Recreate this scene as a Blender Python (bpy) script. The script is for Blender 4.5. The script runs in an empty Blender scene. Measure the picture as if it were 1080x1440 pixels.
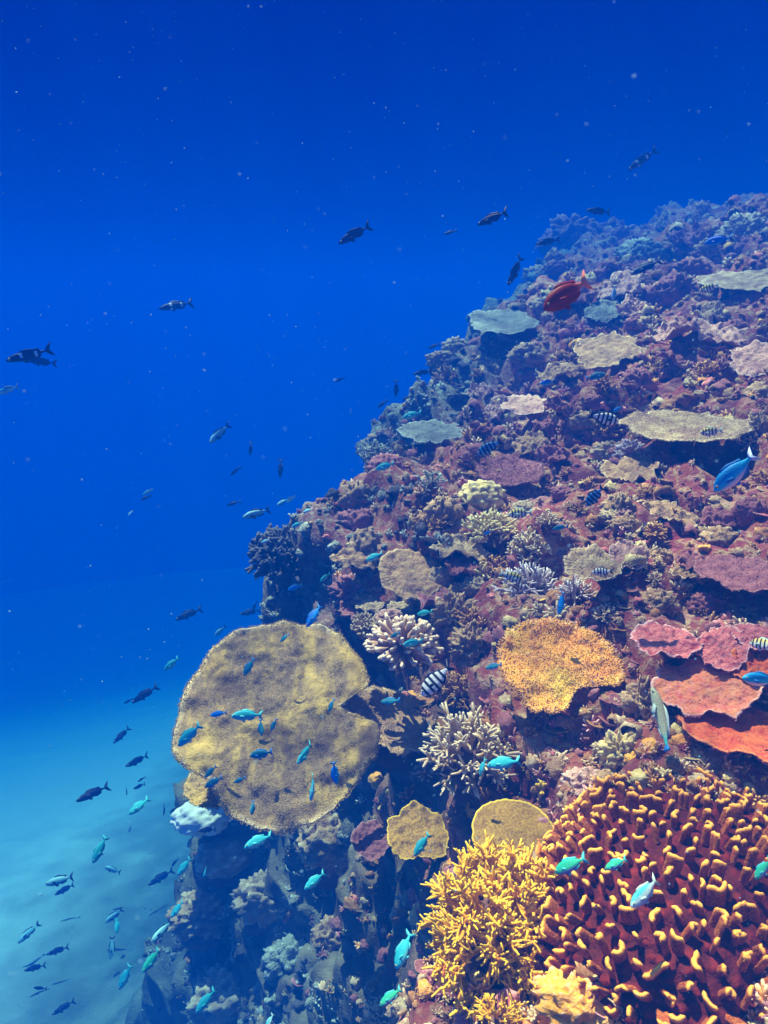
import bpy, math, random
import numpy as np
from mathutils import Vector, Matrix, Quaternion
from mathutils.bvhtree import BVHTree

R_ = math.radians
S = bpy.context.scene
COL = S.collection
random.seed(7)
rng = np.random.default_rng(7)

# ------------------------------------------------------------------ camera
PITCH = R_(15.0)
FOVY = R_(70.0)
cam_d = bpy.data.cameras.new('camera')
cam_d.sensor_fit = 'VERTICAL'
cam_d.angle_y = FOVY
cam_d.clip_start = 0.02
cam_d.clip_end = 500
cam_d.dof.use_dof = True
cam_d.dof.focus_distance = 2.6
cam_d.dof.aperture_fstop = 4.0
cam = bpy.data.objects.new('camera', cam_d)
COL.objects.link(cam)
cam.location = (0, 0, 0)
cam.rotation_euler = (math.pi / 2 - PITCH, 0, 0)
S.camera = cam
FPX = 720 / math.tan(FOVY / 2)
RIGHT = Vector((1, 0, 0))
UP = Vector((0, math.sin(PITCH), math.cos(PITCH)))
FWD = Vector((0, math.cos(PITCH), -math.sin(PITCH)))

# ------------------------------------------------------------------ world, sun, exposure
SUN_EL, SUN_AZ = R_(65), R_(325)          # azimuth measured clockwise from +Y
w = bpy.data.worlds.new('World')
S.world = w
w.use_nodes = True
nt = w.node_tree
nt.nodes.clear()
def wn(t, **k):
    n = nt.nodes.new(t)
    for a, b in k.items(): setattr(n, a, b)
    return n
out = wn('ShaderNodeOutputWorld')
bg = wn('ShaderNodeBackground')
sky = wn('ShaderNodeTexSky', sky_type='NISHITA', sun_disc=False, sun_elevation=SUN_EL, sun_rotation=SUN_AZ)
bg.inputs['Strength'].default_value = 0.05
nt.links.new(sky.outputs[0], bg.inputs['Color'])
# deep water beyond: open sea radiance in the directions below the surface
tc = wn('ShaderNodeTexCoord')
sep = wn('ShaderNodeSeparateXYZ')
nt.links.new(tc.outputs['Generated'], sep.inputs[0])
mr = wn('ShaderNodeMapRange')
mr.inputs['From Min'].default_value = 0.38
mr.inputs['From Max'].default_value = 0.62
nt.links.new(sep.outputs['Z'], mr.inputs['Value'])
bg2 = wn('ShaderNodeBackground')
bg2.inputs['Color'].default_value = (0.0, 0.0005, 0.075, 1)
bg2.inputs['Strength'].default_value = 1.0
mx = wn('ShaderNodeMixShader')
nt.links.new(mr.outputs[0], mx.inputs[0])
nt.links.new(bg2.outputs[0], mx.inputs[1])
nt.links.new(bg.outputs[0], mx.inputs[2])
nt.links.new(mx.outputs[0], out.inputs['Surface'])

sl = bpy.data.lights.new('sun', 'SUN')
sl.energy = 5.0
sl.angle = R_(0.5)
sl.color = (1.0, 0.62, 0.40)
sun = bpy.data.objects.new('sun', sl)
COL.objects.link(sun)
sdir = Vector((math.sin(SUN_AZ) * math.cos(SUN_EL), math.cos(SUN_AZ) * math.cos(SUN_EL), math.sin(SUN_EL)))
sun.rotation_euler = (-sdir).to_track_quat('-Z', 'Y').to_euler()
sun.location = sdir * 20

S.view_settings.view_transform = 'Standard'
S.view_settings.look = 'None'
S.view_settings.gamma = 1
S.view_settings.exposure = 2.2
S.cycles.use_denoising = True
S.cycles.max_bounces = 6
S.cycles.diffuse_bounces = 2
S.cycles.glossy_bounces = 2
S.cycles.transmission_bounces = 2
S.cycles.volume_bounces = 1
S.cycles.transparent_max_bounces = 8

HAZE_DENSITY = 0.14
HAZE_COLOR = (0.0002, 0.068, 0.40, 1)
HAZE_ABSORB = (0.0, 0.37, 0.97, 1)
HAZE_ANISO = -0.25

# ------------------------------------------------------------------ helpers
def ray(u, v):
    return RIGHT * ((u - 540) / FPX) + UP * ((720 - v) / FPX) + FWD
def at(u, v, depth):
    return ray(u, v) * depth

def _h(ix, iy, iz, seed):
    n = (ix * 374761393 + iy * 668265263 + iz * 2147483647 + seed * 974634777) & 0xFFFFFFFF
    n = ((n ^ (n >> 13)) * 1274126177) & 0xFFFFFFFF
    n = ((n ^ (n >> 16)) * 2246822519) & 0xFFFFFFFF
    return ((n ^ (n >> 15)) & 0xFFFFFF) / float(0xFFFFFF)
def vnoise(P, seed=0):
    P = np.asarray(P, dtype=np.float64)
    i = np.floor(P).astype(np.int64); f = P - i
    f = f * f * f * (f * (f * 6 - 15) + 10)
    r = 0
    for a in (0, 1):
        wx = f[..., 0] if a else 1 - f[..., 0]
        for b in (0, 1):
            wy = f[..., 1] if b else 1 - f[..., 1]
            for c in (0, 1):
                wz = f[..., 2] if c else 1 - f[..., 2]
                r = r + wx * wy * wz * _h(i[..., 0] + a, i[..., 1] + b, i[..., 2] + c, seed)
    return r * 2 - 1
def fbm(P, octv=4, seed=0):
    P = np.asarray(P, dtype=np.float64)
    r = 0; a = 1.0; t = 0
    for k in range(octv):
        r = r + a * vnoise(P * (2.03 ** k) + 17.3 * k, seed + k); t += a; a *= 0.5
    return r / t
def worley(P, seed=0):
    P = np.asarray(P, dtype=np.float64)
    i = np.floor(P).astype(np.int64); f = P - i
    best = np.full(P.shape[:-1], 9.0)
    for a in (-1, 0, 1):
        for b in (-1, 0, 1):
            for c in (-1, 0, 1):
                X, Y, Z = i[..., 0] + a, i[..., 1] + b, i[..., 2] + c
                dx = a + _h(X, Y, Z, seed) - f[..., 0]
                dy = b + _h(X, Y, Z, seed + 11) - f[..., 1]
                dz = c + _h(X, Y, Z, seed + 23) - f[..., 2]
                best = np.minimum(best, dx * dx + dy * dy + dz * dz)
    return np.sqrt(best)

class MB:
    """collects vertices, faces and a per-vertex tip value for one mesh"""
    def __init__(s):
        s.v = []; s.f = []; s.t = []; s.n = 0
    def add(s, V, F, T=None):
        V = np.asarray(V, dtype=np.float64).reshape(-1, 3)
        s.v.append(V)
        s.t.append(np.zeros(len(V)) if T is None else np.broadcast_to(np.asarray(T, dtype=np.float64), (len(V),)))
        b = s.n
        s.f.extend([tuple(i + b for i in q) for q in F])
        s.n += len(V)
    def build(s, name, mat, parent=None, smooth=True, loc=None):
        me = bpy.data.meshes.new(name)
        V = np.concatenate(s.v)
        me.from_pydata(V.tolist(), [], s.f)
        at_ = me.attributes.new('tip', 'FLOAT', 'POINT')
        at_.data.foreach_set('value', np.concatenate(s.t).astype(np.float32))
        me.polygons.foreach_set('use_smooth', [smooth] * len(me.polygons))
        me.materials.append(mat)
        o = bpy.data.objects.new(name, me)
        COL.objects.link(o)
        if parent is not None: o.parent = parent
        if loc is not None: o.location = loc
        return o

def empty(name, loc, label, cat, group=None):
    o = bpy.data.objects.new(name, None)
    o.empty_display_size = 0.05
    o.location = loc
    COL.objects.link(o)
    o['label'] = label; o['category'] = cat
    if group: o['group'] = group
    return o

def frame(d):
    d = np.asarray(d, float); d = d / np.linalg.norm(d)
    a = np.array([0, 0, 1.0]) if abs(d[2]) < 0.9 else np.array([1.0, 0, 0])
    x = np.cross(a, d); x /= np.linalg.norm(x)
    return x, np.cross(d, x), d

def tube(mb, pts, rad, sides=6, tip=None, flat=None):
    """limb with a rounded end; flat=(dir, factor) squashes it"""
    pts = [np.asarray(p, float) for p in pts]
    n = len(pts); V = []; T = []
    for i, p in enumerate(pts):
        d = pts[min(i + 1, n - 1)] - pts[max(i - 1, 0)]
        x, y, _ = frame(d)
        for k in range(sides):
            a = 2 * math.pi * k / sides
            V.append(p + (x * math.cos(a) + y * math.sin(a)) * rad[i])
            T.append(tip[i] if tip is not None else 0)
    d = pts[-1] - pts[-2]; d = d / (np.linalg.norm(d) + 1e-9)
    V.append(pts[-1] + d * rad[-1] * 0.8); T.append(tip[-1] if tip is not None else 0)
    F = []
    for i in range(n - 1):
        for k in range(sides):
            k2 = (k + 1) % sides
            F.append((i * sides + k, i * sides + k2, (i + 1) * sides + k2, (i + 1) * sides + k))
    e = len(V) - 1
    for k in range(sides):
        F.append(((n - 1) * sides + k, (n - 1) * sides + (k + 1) % sides, e))
    mb.add(V, F, T)

# ------------------------------------------------------------------ materials
def new_mat(name):
    m = bpy.data.materials.new(name); m.use_nodes = True
    nt = m.node_tree; nt.nodes.clear()
    o = nt.nodes.new('ShaderNodeOutputMaterial')
    b = nt.nodes.new('ShaderNodeBsdfPrincipled')
    nt.links.new(b.outputs[0], o.inputs['Surface'])
    b.inputs['Roughness'].default_value = 0.8
    b.inputs['Specular IOR Level'].default_value = 0.2
    return m, nt, b
def nd(nt, t, **k):
    n = nt.nodes.new(t)
    for a, v in k.items(): setattr(n, a, v)
    return n
def mixc(nt, fac, a, b, mode='MIX'):
    n = nd(nt, 'ShaderNodeMix', data_type='RGBA', blend_type=mode)
    for s, x in ((n.inputs[0], fac), (n.inputs[6], a), (n.inputs[7], b)):
        if isinstance(x, (int, float)): s.default_value = x
        elif isinstance(x, tuple): s.default_value = (x + (1,))[:4]
        else: nt.links.new(x, s)
    return n.outputs[2]
def noise(nt, co, scale, detail=4, rough=0.6):
    n = nd(nt, 'ShaderNodeTexNoise')
    n.inputs['Scale'].default_value = scale; n.inputs['Detail'].default_value = detail
    n.inputs['Roughness'].default_value = rough
    nt.links.new(co, n.inputs['Vector'])
    return n.outputs['Fac']
def rng_(nt, x, a, b, c=0, d=1):
    n = nd(nt, 'ShaderNodeMapRange')
    for i, q in ((1, a), (2, b), (3, c), (4, d)): n.inputs[i].default_value = q
    nt.links.new(x, n.inputs[0])
    return n.outputs[0]
def bump(nt, b, h, strength, dist):
    n = nd(nt, 'ShaderNodeBump')
    n.inputs['Strength'].default_value = strength; n.inputs['Distance'].default_value = dist
    nt.links.new(h, n.inputs['Height']); nt.links.new(n.outputs[0], b.inputs['Normal'])

def coral_mat(name, base, base2, tip, scale=14, fine=140, tip_from=0.35, bumpd=0.006, patch=None, rings=0):
    """base / base2 mottled over the colony, pale growing tips and rims from the mesh's tip value"""
    m, nt, b = new_mat(name)
    co = nd(nt, 'ShaderNodeTexCoord').outputs['Object']
    c = mixc(nt, rng_(nt, noise(nt, co, scale, 5), 0.38, 0.64), base, base2)
    if patch:
        c = mixc(nt, rng_(nt, noise(nt, co, scale * 0.45, 3), 0.52, 0.66), c, patch)
    f = noise(nt, co, fine, 3)
    c = mixc(nt, rng_(nt, f, 0.35, 0.7, 0, 0.55), c, mixc(nt, 0.6, c, tip))
    a = nd(nt, 'ShaderNodeAttribute', attribute_name='tip').outputs['Fac']
    c = mixc(nt, rng_(nt, a, tip_from, 1.0), c, tip)
    if rings:
        # growth rings and fine radial ribs, bent by noise
        ln = nd(nt, 'ShaderNodeVectorMath', operation='LENGTH'); nt.links.new(co, ln.inputs[0])
        n2 = noise(nt, co, scale * 0.6, 3)
        ma = nd(nt, 'ShaderNodeMath', operation='MULTIPLY_ADD'); nt.links.new(n2, ma.inputs[0]); ma.inputs[1].default_value = 0.9 / rings; nt.links.new(ln.outputs['Value'], ma.inputs[2])
        mu = nd(nt, 'ShaderNodeMath', operation='MULTIPLY'); nt.links.new(ma.outputs[0], mu.inputs[0]); mu.inputs[1].default_value = 6.283 * rings
        si = nd(nt, 'ShaderNodeMath', operation='SINE'); nt.links.new(mu.outputs[0], si.inputs[0])
        gt = nd(nt, 'ShaderNodeTexGradient', gradient_type='RADIAL'); nt.links.new(co, gt.inputs[0])
        m2 = nd(nt, 'ShaderNodeMath', operation='MULTIPLY_ADD'); nt.links.new(gt.outputs['Fac'], m2.inputs[0]); m2.inputs[1].default_value = 6.283 * 46
        m3 = nd(nt, 'ShaderNodeMath', operation='MULTIPLY'); nt.links.new(n2, m3.inputs[0]); m3.inputs[1].default_value = 24.0
        nt.links.new(m3.outputs[0], m2.inputs[2])
        s2 = nd(nt, 'ShaderNodeMath', operation='SINE'); nt.links.new(m2.outputs[0], s2.inputs[0])
        c = mixc(nt, rng_(nt, si.outputs[0], -0.2, 1, 0, 0.42), c, base2)
        c = mixc(nt, rng_(nt, s2.outputs[0], 0.0, 1, 0, 0.14), c, base2)
        vo = nd(nt, 'ShaderNodeTexVoronoi'); vo.inputs['Scale'].default_value = fine * 0.5; nt.links.new(co, vo.inputs['Vector'])
        c = mixc(nt, rng_(nt, vo.outputs['Distance'], 0.10, 0.34, 0.5, 0), c, tuple(0.4 * x for x in base2))
        ad = nd(nt, 'ShaderNodeMath', operation='MULTIPLY_ADD'); nt.links.new(s2.outputs[0], ad.inputs[0]); ad.inputs[1].default_value = 0.10; nt.links.new(f, ad.inputs[2])
        a2 = nd(nt, 'ShaderNodeMath', operation='MULTIPLY_ADD'); nt.links.new(si.outputs[0], a2.inputs[0]); a2.inputs[1].default_value = 0.25; nt.links.new(ad.outputs[0], a2.inputs[2])
        f = a2.outputs[0]
    nt.links.new(c, b.inputs['Base Color'])
    bump(nt, b, f, 0.7, bumpd)
    return m

def rock_mat():
    m, nt, b = new_mat('reef_rock')
    co = nd(nt, 'ShaderNodeTexCoord').outputs['Object']
    n1 = noise(nt, co, 1.3, 5); n2 = noise(nt, co, 5.5, 6, 0.65); n3 = noise(nt, co, 22, 5, 0.7); n4 = noise(nt, co, 75, 3)
    c = mixc(nt, rng_(nt, n1, 0.40, 0.62), (0.20, 0.022, 0.040), (0.27, 0.075, 0.045))
    c = mixc(nt, rng_(nt, n2, 0.42, 0.66), c, (0.32, 0.11, 0.09))
    c = mixc(nt, rng_(nt, n3, 0.50, 0.62, 0, 0.85), c, (0.40, 0.27, 0.15))
    vo = nd(nt, 'ShaderNodeTexVoronoi'); vo.inputs['Scale'].default_value = 9; nt.links.new(co, vo.inputs['Vector'])
    c = mixc(nt, rng_(nt, vo.outputs['Distance'], 0.05, 0.20, 0.9, 0), c, (0.42, 0.16, 0.19))
    # silt and pale turf settle on what faces up
    nz = nd(nt, 'ShaderNodeSeparateXYZ'); nt.links.new(nd(nt, 'ShaderNodeNewGeometry').outputs['Normal'], nz.inputs[0])
    up = rng_(nt, nz.outputs['Z'], 0.55, 0.95)
    mul = nd(nt, 'ShaderNodeMath', operation='MULTIPLY'); nt.links.new(up, mul.inputs[0]); nt.links.new(rng_(nt, n2, 0.52, 0.66, 0, 0.85), mul.inputs[1])
    c = mixc(nt, mul.outputs[0], c, (0.56, 0.42, 0.25))
    # pale coral crusts in flattened patches
    mp = nd(nt, 'ShaderNodeMapping'); mp.inputs['Scale'].default_value = (1, 1, 2.6); nt.links.new(co, mp.inputs['Vector'])
    n5 = noise(nt, mp.outputs[0], 3.1, 5, 0.6); n6 = noise(nt, mp.outputs[0], 1.7, 4, 0.6)
    c = mixc(nt, rng_(nt, n5, 0.585, 0.65, 0, 0.9), c, mixc(nt, rng_(nt, n3, 0.4, 0.6), (0.66, 0.42, 0.26), (0.40, 0.20, 0.15)))
    c = mixc(nt, rng_(nt, n6, 0.50, 0.62, 0, 0.88), c, (0.085, 0.008, 0.026))
    xa = nd(nt, 'ShaderNodeMath', operation='MULTIPLY_ADD'); nt.links.new(n1, xa.inputs[0]); xa.inputs[1].default_value = 3.0
    psx = nd(nt, 'ShaderNodeSeparateXYZ'); nt.links.new(co, psx.inputs[0])
    xo = nd(nt, 'ShaderNodeMath', operation='SUBTRACT'); nt.links.new(psx.outputs['X'], xo.inputs[0]); xo.inputs[1].default_value = 1.5; nt.links.new(xo.outputs[0], xa.inputs[2])
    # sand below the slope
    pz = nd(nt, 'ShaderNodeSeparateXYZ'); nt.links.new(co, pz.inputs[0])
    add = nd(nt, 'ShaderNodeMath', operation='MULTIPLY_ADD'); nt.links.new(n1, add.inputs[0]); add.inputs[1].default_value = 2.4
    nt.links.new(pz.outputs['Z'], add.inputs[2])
    # blue green tint along the outer drop edge, painted in as haze
    htint = nd(nt, 'ShaderNodeAttribute', attribute_name='haze_tint').outputs['Fac']
    c = mixc(nt, htint, c, mixc(nt, rng_(nt, n3, 0.42, 0.62), (0.055, 0.075, 0.070), (0.20, 0.27, 0.23)))
    # deeper down the wall a greenish tone paints in teal haze and light
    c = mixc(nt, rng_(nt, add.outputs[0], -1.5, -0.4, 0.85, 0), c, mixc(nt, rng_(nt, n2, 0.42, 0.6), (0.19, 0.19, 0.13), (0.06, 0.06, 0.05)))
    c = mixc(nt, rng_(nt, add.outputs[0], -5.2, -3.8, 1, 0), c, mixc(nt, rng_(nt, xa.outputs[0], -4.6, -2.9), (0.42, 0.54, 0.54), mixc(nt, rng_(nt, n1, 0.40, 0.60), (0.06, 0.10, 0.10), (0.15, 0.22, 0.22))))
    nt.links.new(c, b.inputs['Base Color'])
    h = nd(nt, 'ShaderNodeMath', operation='MULTIPLY_ADD'); nt.links.new(n4, h.inputs[0]); h.inputs[1].default_value = 0.35; nt.links.new(n3, h.inputs[2])
    bump(nt, b, h.outputs[0], 0.9, 0.03)
    return m
M_ROCK = rock_mat()

# ------------------------------------------------------------------ terrain
EY = [-60, 0, 1.0, 1.5, 2.2, 3.0, 3.7, 4.4, 5.0, 5.6, 6.4, 8.5, 12.4, 18, 26, 60]
EX = [-6, -.05, .0, .10, .20, .22, .05, -.55, -.98, -.85, -.30, .45, 1.4, 3.6, 8, 30]
def softplus(x, w):
    return w * np.logaddexp(0, x / w)
def edge_x(y):
    return np.interp(y, EY, EX)
def base_h(x, y):
    z = -1.43 + 0.33 * (x - 0.26) + 0.097 * (y - 1.48)
    z = 2.25 - softplus(2.25 - z, 0.35)
    e = edge_x(y) + 0.10 * np.sin(y * 3.1 + 1) + 0.06 * np.sin(y * 7.3)
    t = softplus(-(x - e - 0.05), 0.09)
    k = np.clip((5.0 - y) / 1.2, 0, 1); sl = 5.0 + 1.0 * k; w0 = 0.70 - 0.30 * k
    d = sl * np.minimum(t, w0) + (2.2 - 0.7 * k) * np.maximum(t - w0, 0)
    # lip: the surface already bends down a little before the edge
    d = d + 0.5 * softplus(-(x - e - 0.45), 0.18) * (1 - np.clip(t / 0.5, 0, 1))
    tl = np.maximum(0, e - x)
    zf = -5.9 - 0.17 * softplus(tl - 1.5, 1.0) - 0.30 * softplus(y - 6.5, 2.0)
    zf = -20 + softplus(zf + 20, 1.5)
    zz = z - d
    return zf + softplus(zz - zf, 0.6)
def terrain():
    NT, NR = 640, 470
    rr = 0.45 * (58 / 0.45) ** np.linspace(0, 1, NR)
    # columns crowd where the slope falls steeply, so that the wall is as finely meshed as the flat
    tf = np.linspace(R_(-72), R_(88), 2600)
    TH = np.empty((NR, NT))
    q = np.linspace(0, 1, NT)
    for i, r in enumerate(rr):
        zf = base_h(r * np.sin(tf), r * np.cos(tf))
        wgt = np.append(0, (tf[1:] - tf[:-1]) * r + np.minimum(np.abs(np.diff(zf)), 0.2) * 0.8)
        cw = np.cumsum(wgt); TH[i] = np.interp(q, cw / cw[-1], tf)
    for _ in range(3):
        TH[1:-1] = (TH[:-2] + 2 * TH[1:-1] + TH[2:]) / 4
    RR = np.repeat(rr[:, None], NT, 1)
    X = RR * np.sin(TH); Y = RR * np.cos(TH)
    Z = base_h(X, Y)
    P = np.stack([X, Y, Z], -1)
    du = np.gradient(P, axis=1); dv = np.gradient(P, axis=0)
    N = np.cross(du, dv); N /= np.linalg.norm(N, axis=-1, keepdims=True) + 1e-12
    N *= np.sign(N[..., 2:3] + 1e-9)
    sand = np.clip((-5.2 - Z) / 1.2, 0, 1)[..., None]
    # ledges: terraces along the height
    st = 0.20
    zz = Z / st + 1.1 * fbm(P * np.array([0.9, 0.9, 0.5]), 3, 5)
    fr = zz - np.floor(zz)
    ter = (np.floor(zz) + np.clip((fr - 0.62) / 0.3, 0, 1) ** 1.0 - zz) * st
    far = np.clip(RR / 4.0, 0.5, 1.6)[..., None]
    d = 0.34 * fbm(P * 0.42 + 3, 2, 41)[..., None] * np.clip((RR - 5) / 6, 0, 1.2)[..., None]
    d += 0.30 * fbm(P * 0.9, 3, 1)[..., None] * far
    d += 0.22 * (0.55 - worley(P * 2.3 + 0.4 * fbm(P * 3, 2, 8)[..., None], 3))[..., None] * far
    d += 0.065 * (0.5 - worley(P * 6.2, 4))[..., None] * far
    d += 0.030 * fbm(P * 17, 3, 6)[..., None]
    rocky = 1 - 0.85 * sand
    P2 = P + N * d * rocky
    P2[..., 2] += 0.75 * ter * (1 - sand[..., 0])
    # sideways warp makes small overhangs
    wv = np.stack([vnoise(P * 4.0 + 31, 21), vnoise(P * 4.0 + 57, 22), vnoise(P * 4.0 + 91, 23)], -1)
    P2 += 0.045 * wv * rocky * far
    idx = np.arange(NR * NT).reshape(NR, NT)
    F = np.stack([idx[:-1, :-1], idx[:-1, 1:], idx[1:, 1:], idx[1:, :-1]], -1).reshape(-1, 4)
    F = F[:, ::-1]
    me = bpy.data.meshes.new('reef_terrain')
    V = P2.reshape(-1, 3)
    me.from_pydata(V.tolist(), [], F.tolist())
    me.polygons.foreach_set('use_smooth', [True] * len(me.polygons))
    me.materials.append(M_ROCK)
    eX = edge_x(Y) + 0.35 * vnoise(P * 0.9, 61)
    haze_tint = np.clip((1.15 - (X - eX)) / 0.8, 0, 1) * np.clip((RR - 3.9) / 1.6, 0, 1) * 0.85  # painted haze, stronger with distance and towards the edge
    ta = me.attributes.new('haze_tint', 'FLOAT', 'POINT'); ta.data.foreach_set('value', haze_tint.ravel().astype(np.float32))
    o = bpy.data.objects.new('reef_terrain', me)
    COL.objects.link(o)
    o['kind'] = 'structure'
    o['label'] = 'purple brown reef slope dropping to pale sand in blue water'
    return o, V, F
TERR, TV, TF = terrain()
BVH = BVHTree.FromPolygons([tuple(p) for p in TV], [tuple(f) for f in TF])
def ground(u, v):
    d = ray(u, v)
    hit = BVH.ray_cast(Vector((0, 0, 0)), d.normalized())
    if hit[0] is None: return None, None, 99.0
    return hit[0], hit[1], hit[0].dot(FWD)

# ------------------------------------------------------------------ sea surface overhead, added to dapple the sun; light pattern painted into its transparency
def dapple_surface():
    m, nt, b = new_mat('dapple_water')
    nt.nodes.remove(b)
    t = nd(nt, 'ShaderNodeBsdfTransparent')
    co = nd(nt, 'ShaderNodeTexCoord').outputs['Object']
    wv = nd(nt, 'ShaderNodeTexNoise'); wv.inputs['Scale'].default_value = 1.6; wv.inputs['Detail'].default_value = 2
    nt.links.new(co, wv.inputs['Vector'])
    va = nd(nt, 'ShaderNodeVectorMath', operation='MULTIPLY_ADD'); nt.links.new(wv.outputs['Color'], va.inputs[0])
    va.inputs[1].default_value = (0.7, 0.7, 0.7); nt.links.new(co, va.inputs[2])
    vo = nd(nt, 'ShaderNodeTexVoronoi', feature='SMOOTH_F1'); vo.inputs['Scale'].default_value = 2.3; vo.inputs['Smoothness'].default_value = 0.4
    nt.links.new(va.outputs[0], vo.inputs['Vector'])
    f = rng_(nt, vo.outputs['Distance'], 0.12, 0.55, 0.58, 1.0)
    sw = rng_(nt, noise(nt, co, 0.75, 2), 0.42, 0.57, 0.66, 1.0)
    mm = nd(nt, 'ShaderNodeMath', operation='MULTIPLY'); nt.links.new(f, mm.inputs[0]); nt.links.new(sw, mm.inputs[1]); f = mm.outputs[0]
    # the painted pattern fades to an even tone far away
    ln = nd(nt, 'ShaderNodeVectorMath', operation='LENGTH'); nt.links.new(co, ln.inputs[0])
    fx = nd(nt, 'ShaderNodeMix'); nt.links.new(rng_(nt, ln.outputs['Value'], 9, 21), fx.inputs[0]); nt.links.new(f, fx.inputs[2]); fx.inputs[3].default_value = 0.62; f = fx.outputs[0]
    cc = nd(nt, 'ShaderNodeCombineColor')
    for i in range(3): nt.links.new(f, cc.inputs[i])
    nt.links.new(cc.outputs[0], t.inputs[0])
    nt.links.new(t.outputs[0], nt.nodes['Material Output'].inputs['Surface'])
    me = bpy.data.meshes.new('dapple_surface')
    me.from_pydata([(-90, -90, 0), (90, -90, 0), (90, 120, 0), (-90, 120, 0)], [], [(0, 1, 2, 3)])
    me.materials.append(m)
    o = bpy.data.objects.new('dapple_surface', me); COL.objects.link(o)
    o.location = (0, 0, 8)
    o['kind'] = 'structure'
dapple_surface()
# ------------------------------------------------------------------ coral materials
def table_mat():
    m = coral_mat('tan_table_coral', (0.27, 0.155, 0.055), (0.13, 0.068, 0.032), (0.88, 0.68, 0.40), 4.0, 150, 0.52, 0.008)
    nt = m.node_tree; b = next(n for n in nt.nodes if n.type == 'BSDF_PRINCIPLED')
    old = b.inputs['Base Color'].links[0].from_socket
    co = nd(nt, 'ShaderNodeTexCoord').outputs['Object']
    mp = nd(nt, 'ShaderNodeMapping'); mp.inputs['Rotation'].default_value = (0, 0, R_(-48)); mp.inputs['Scale'].default_value = (1.0, 0.34, 1)
    nt.links.new(co, mp.inputs['Vector'])
    k1 = noise(nt, mp.outputs[0], 9, 5, 0.6); k2 = noise(nt, co, 3.2, 3, 0.5); k3 = noise(nt, co, 60, 4, 0.7)
    c = mixc(nt, rng_(nt, k1, 0.48, 0.62, 0, 0.9), old, (0.66, 0.43, 0.11))  # diagonal golden light streaks painted into the table's colour
    c = mixc(nt, rng_(nt, k2, 0.54, 0.68, 0, 0.8), c, (0.085, 0.045, 0.026))
    c = mixc(nt, rng_(nt, k3, 0.42, 0.60, 0.2, 0), c, (0.07, 0.035, 0.016))
    nt.links.new(c, b.inputs['Base Color'])
    return m
M = {}
M['tan']     = table_mat()
M['tan2']    = coral_mat('grey_tan_coral', (0.40, 0.24, 0.12), (0.24, 0.11, 0.065), (0.80, 0.60, 0.36), 9, 110, 0.4, 0.01, (0.13, 0.065, 0.05), rings=16)
M['orange']  = coral_mat('orange_plate_coral', (0.88, 0.40, 0.004), (0.66, 0.20, 0.01), (0.92, 0.66, 0.42), 8, 90, 0.55, 0.01, (0.88, 0.54, 0.02))
M['pink']    = coral_mat('pink_plate_coral', (0.60, 0.16, 0.15), (0.44, 0.07, 0.08), (0.85, 0.56, 0.55), 16, 120, rings=30)
M['red']     = coral_mat('red_plate_coral', (0.52, 0.06, 0.035), (0.60, 0.20, 0.06), (0.85, 0.55, 0.50), 18, 120, rings=28)
M['deepred'] = coral_mat('deep_red_coral', (0.42, 0.025, 0.012), (0.58, 0.12, 0.02), (0.75, 0.30, 0.12), 16, 110, rings=26)
M['fire']    = coral_mat('dark_red_lobed_coral', (0.14, 0.006, 0.002), (0.24, 0.022, 0.003), (1.0, 0.45, 0.06), 20, 170, 0.56, 0.004)
M['firebase']= coral_mat('dark_red_coral_base', (0.028, 0.001, 0.001), (0.065, 0.003, 0.001), (0.20, 0.014, 0.002), 20, 150)
M['yellow']  = coral_mat('yellow_branching_coral', (0.74, 0.33, 0.002), (0.46, 0.16, 0.003), (1.0, 0.66, 0.05), 14, 200, 0.35, 0.003)
M['ybrown']  = coral_mat('yellow_rimmed_coral', (0.26, 0.125, 0.03), (0.17, 0.075, 0.03), (0.90, 0.62, 0.05), 9, 120, 0.5)
M['white']   = coral_mat('white_tipped_coral', (0.40, 0.24, 0.12), (0.26, 0.13, 0.08), (0.90, 0.74, 0.48), 20, 200, 0.30, 0.003)
M['pinkwhite']=coral_mat('pale_pink_coral', (0.46, 0.24, 0.15), (0.30, 0.14, 0.10), (0.90, 0.70, 0.50), 20, 200, 0.25, 0.003)
M['brown']   = coral_mat('brown_finger_coral', (0.26, 0.10, 0.04), (0.16, 0.05, 0.03), (0.74, 0.44, 0.16), 20, 200, 0.45, 0.003)
M['lilac']   = coral_mat('lilac_branching_coral', (0.34, 0.24, 0.27), (0.24, 0.14, 0.19), (0.88, 0.83, 0.83), 20, 200, 0.35, 0.003)
M['mauve']   = coral_mat('mauve_brown_coral', (0.30, 0.10, 0.12), (0.19, 0.05, 0.07), (0.58, 0.32, 0.30), 14, 160, 0.5, rings=12)
M['cream']   = coral_mat('cream_table_coral', (0.50, 0.36, 0.20), (0.26, 0.15, 0.09), (0.85, 0.70, 0.46), 9, 90, 0.4, 0.012, (0.17, 0.07, 0.06), rings=9)
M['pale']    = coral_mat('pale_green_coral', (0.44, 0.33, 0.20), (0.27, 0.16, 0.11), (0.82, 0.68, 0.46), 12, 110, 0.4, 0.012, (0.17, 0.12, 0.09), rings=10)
M['palepink']= coral_mat('pale_rose_coral', (0.60, 0.34, 0.26), (0.40, 0.19, 0.16), (0.88, 0.68, 0.56), 10, 100, 0.4, 0.01, (0.25, 0.09, 0.09), rings=14)
M['lemon']   = coral_mat('pale_yellow_coral', (0.60, 0.44, 0.16), (0.34, 0.22, 0.10), (0.95, 0.82, 0.42), 12, 110, 0.35, 0.01, (0.22, 0.12, 0.07))
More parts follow.
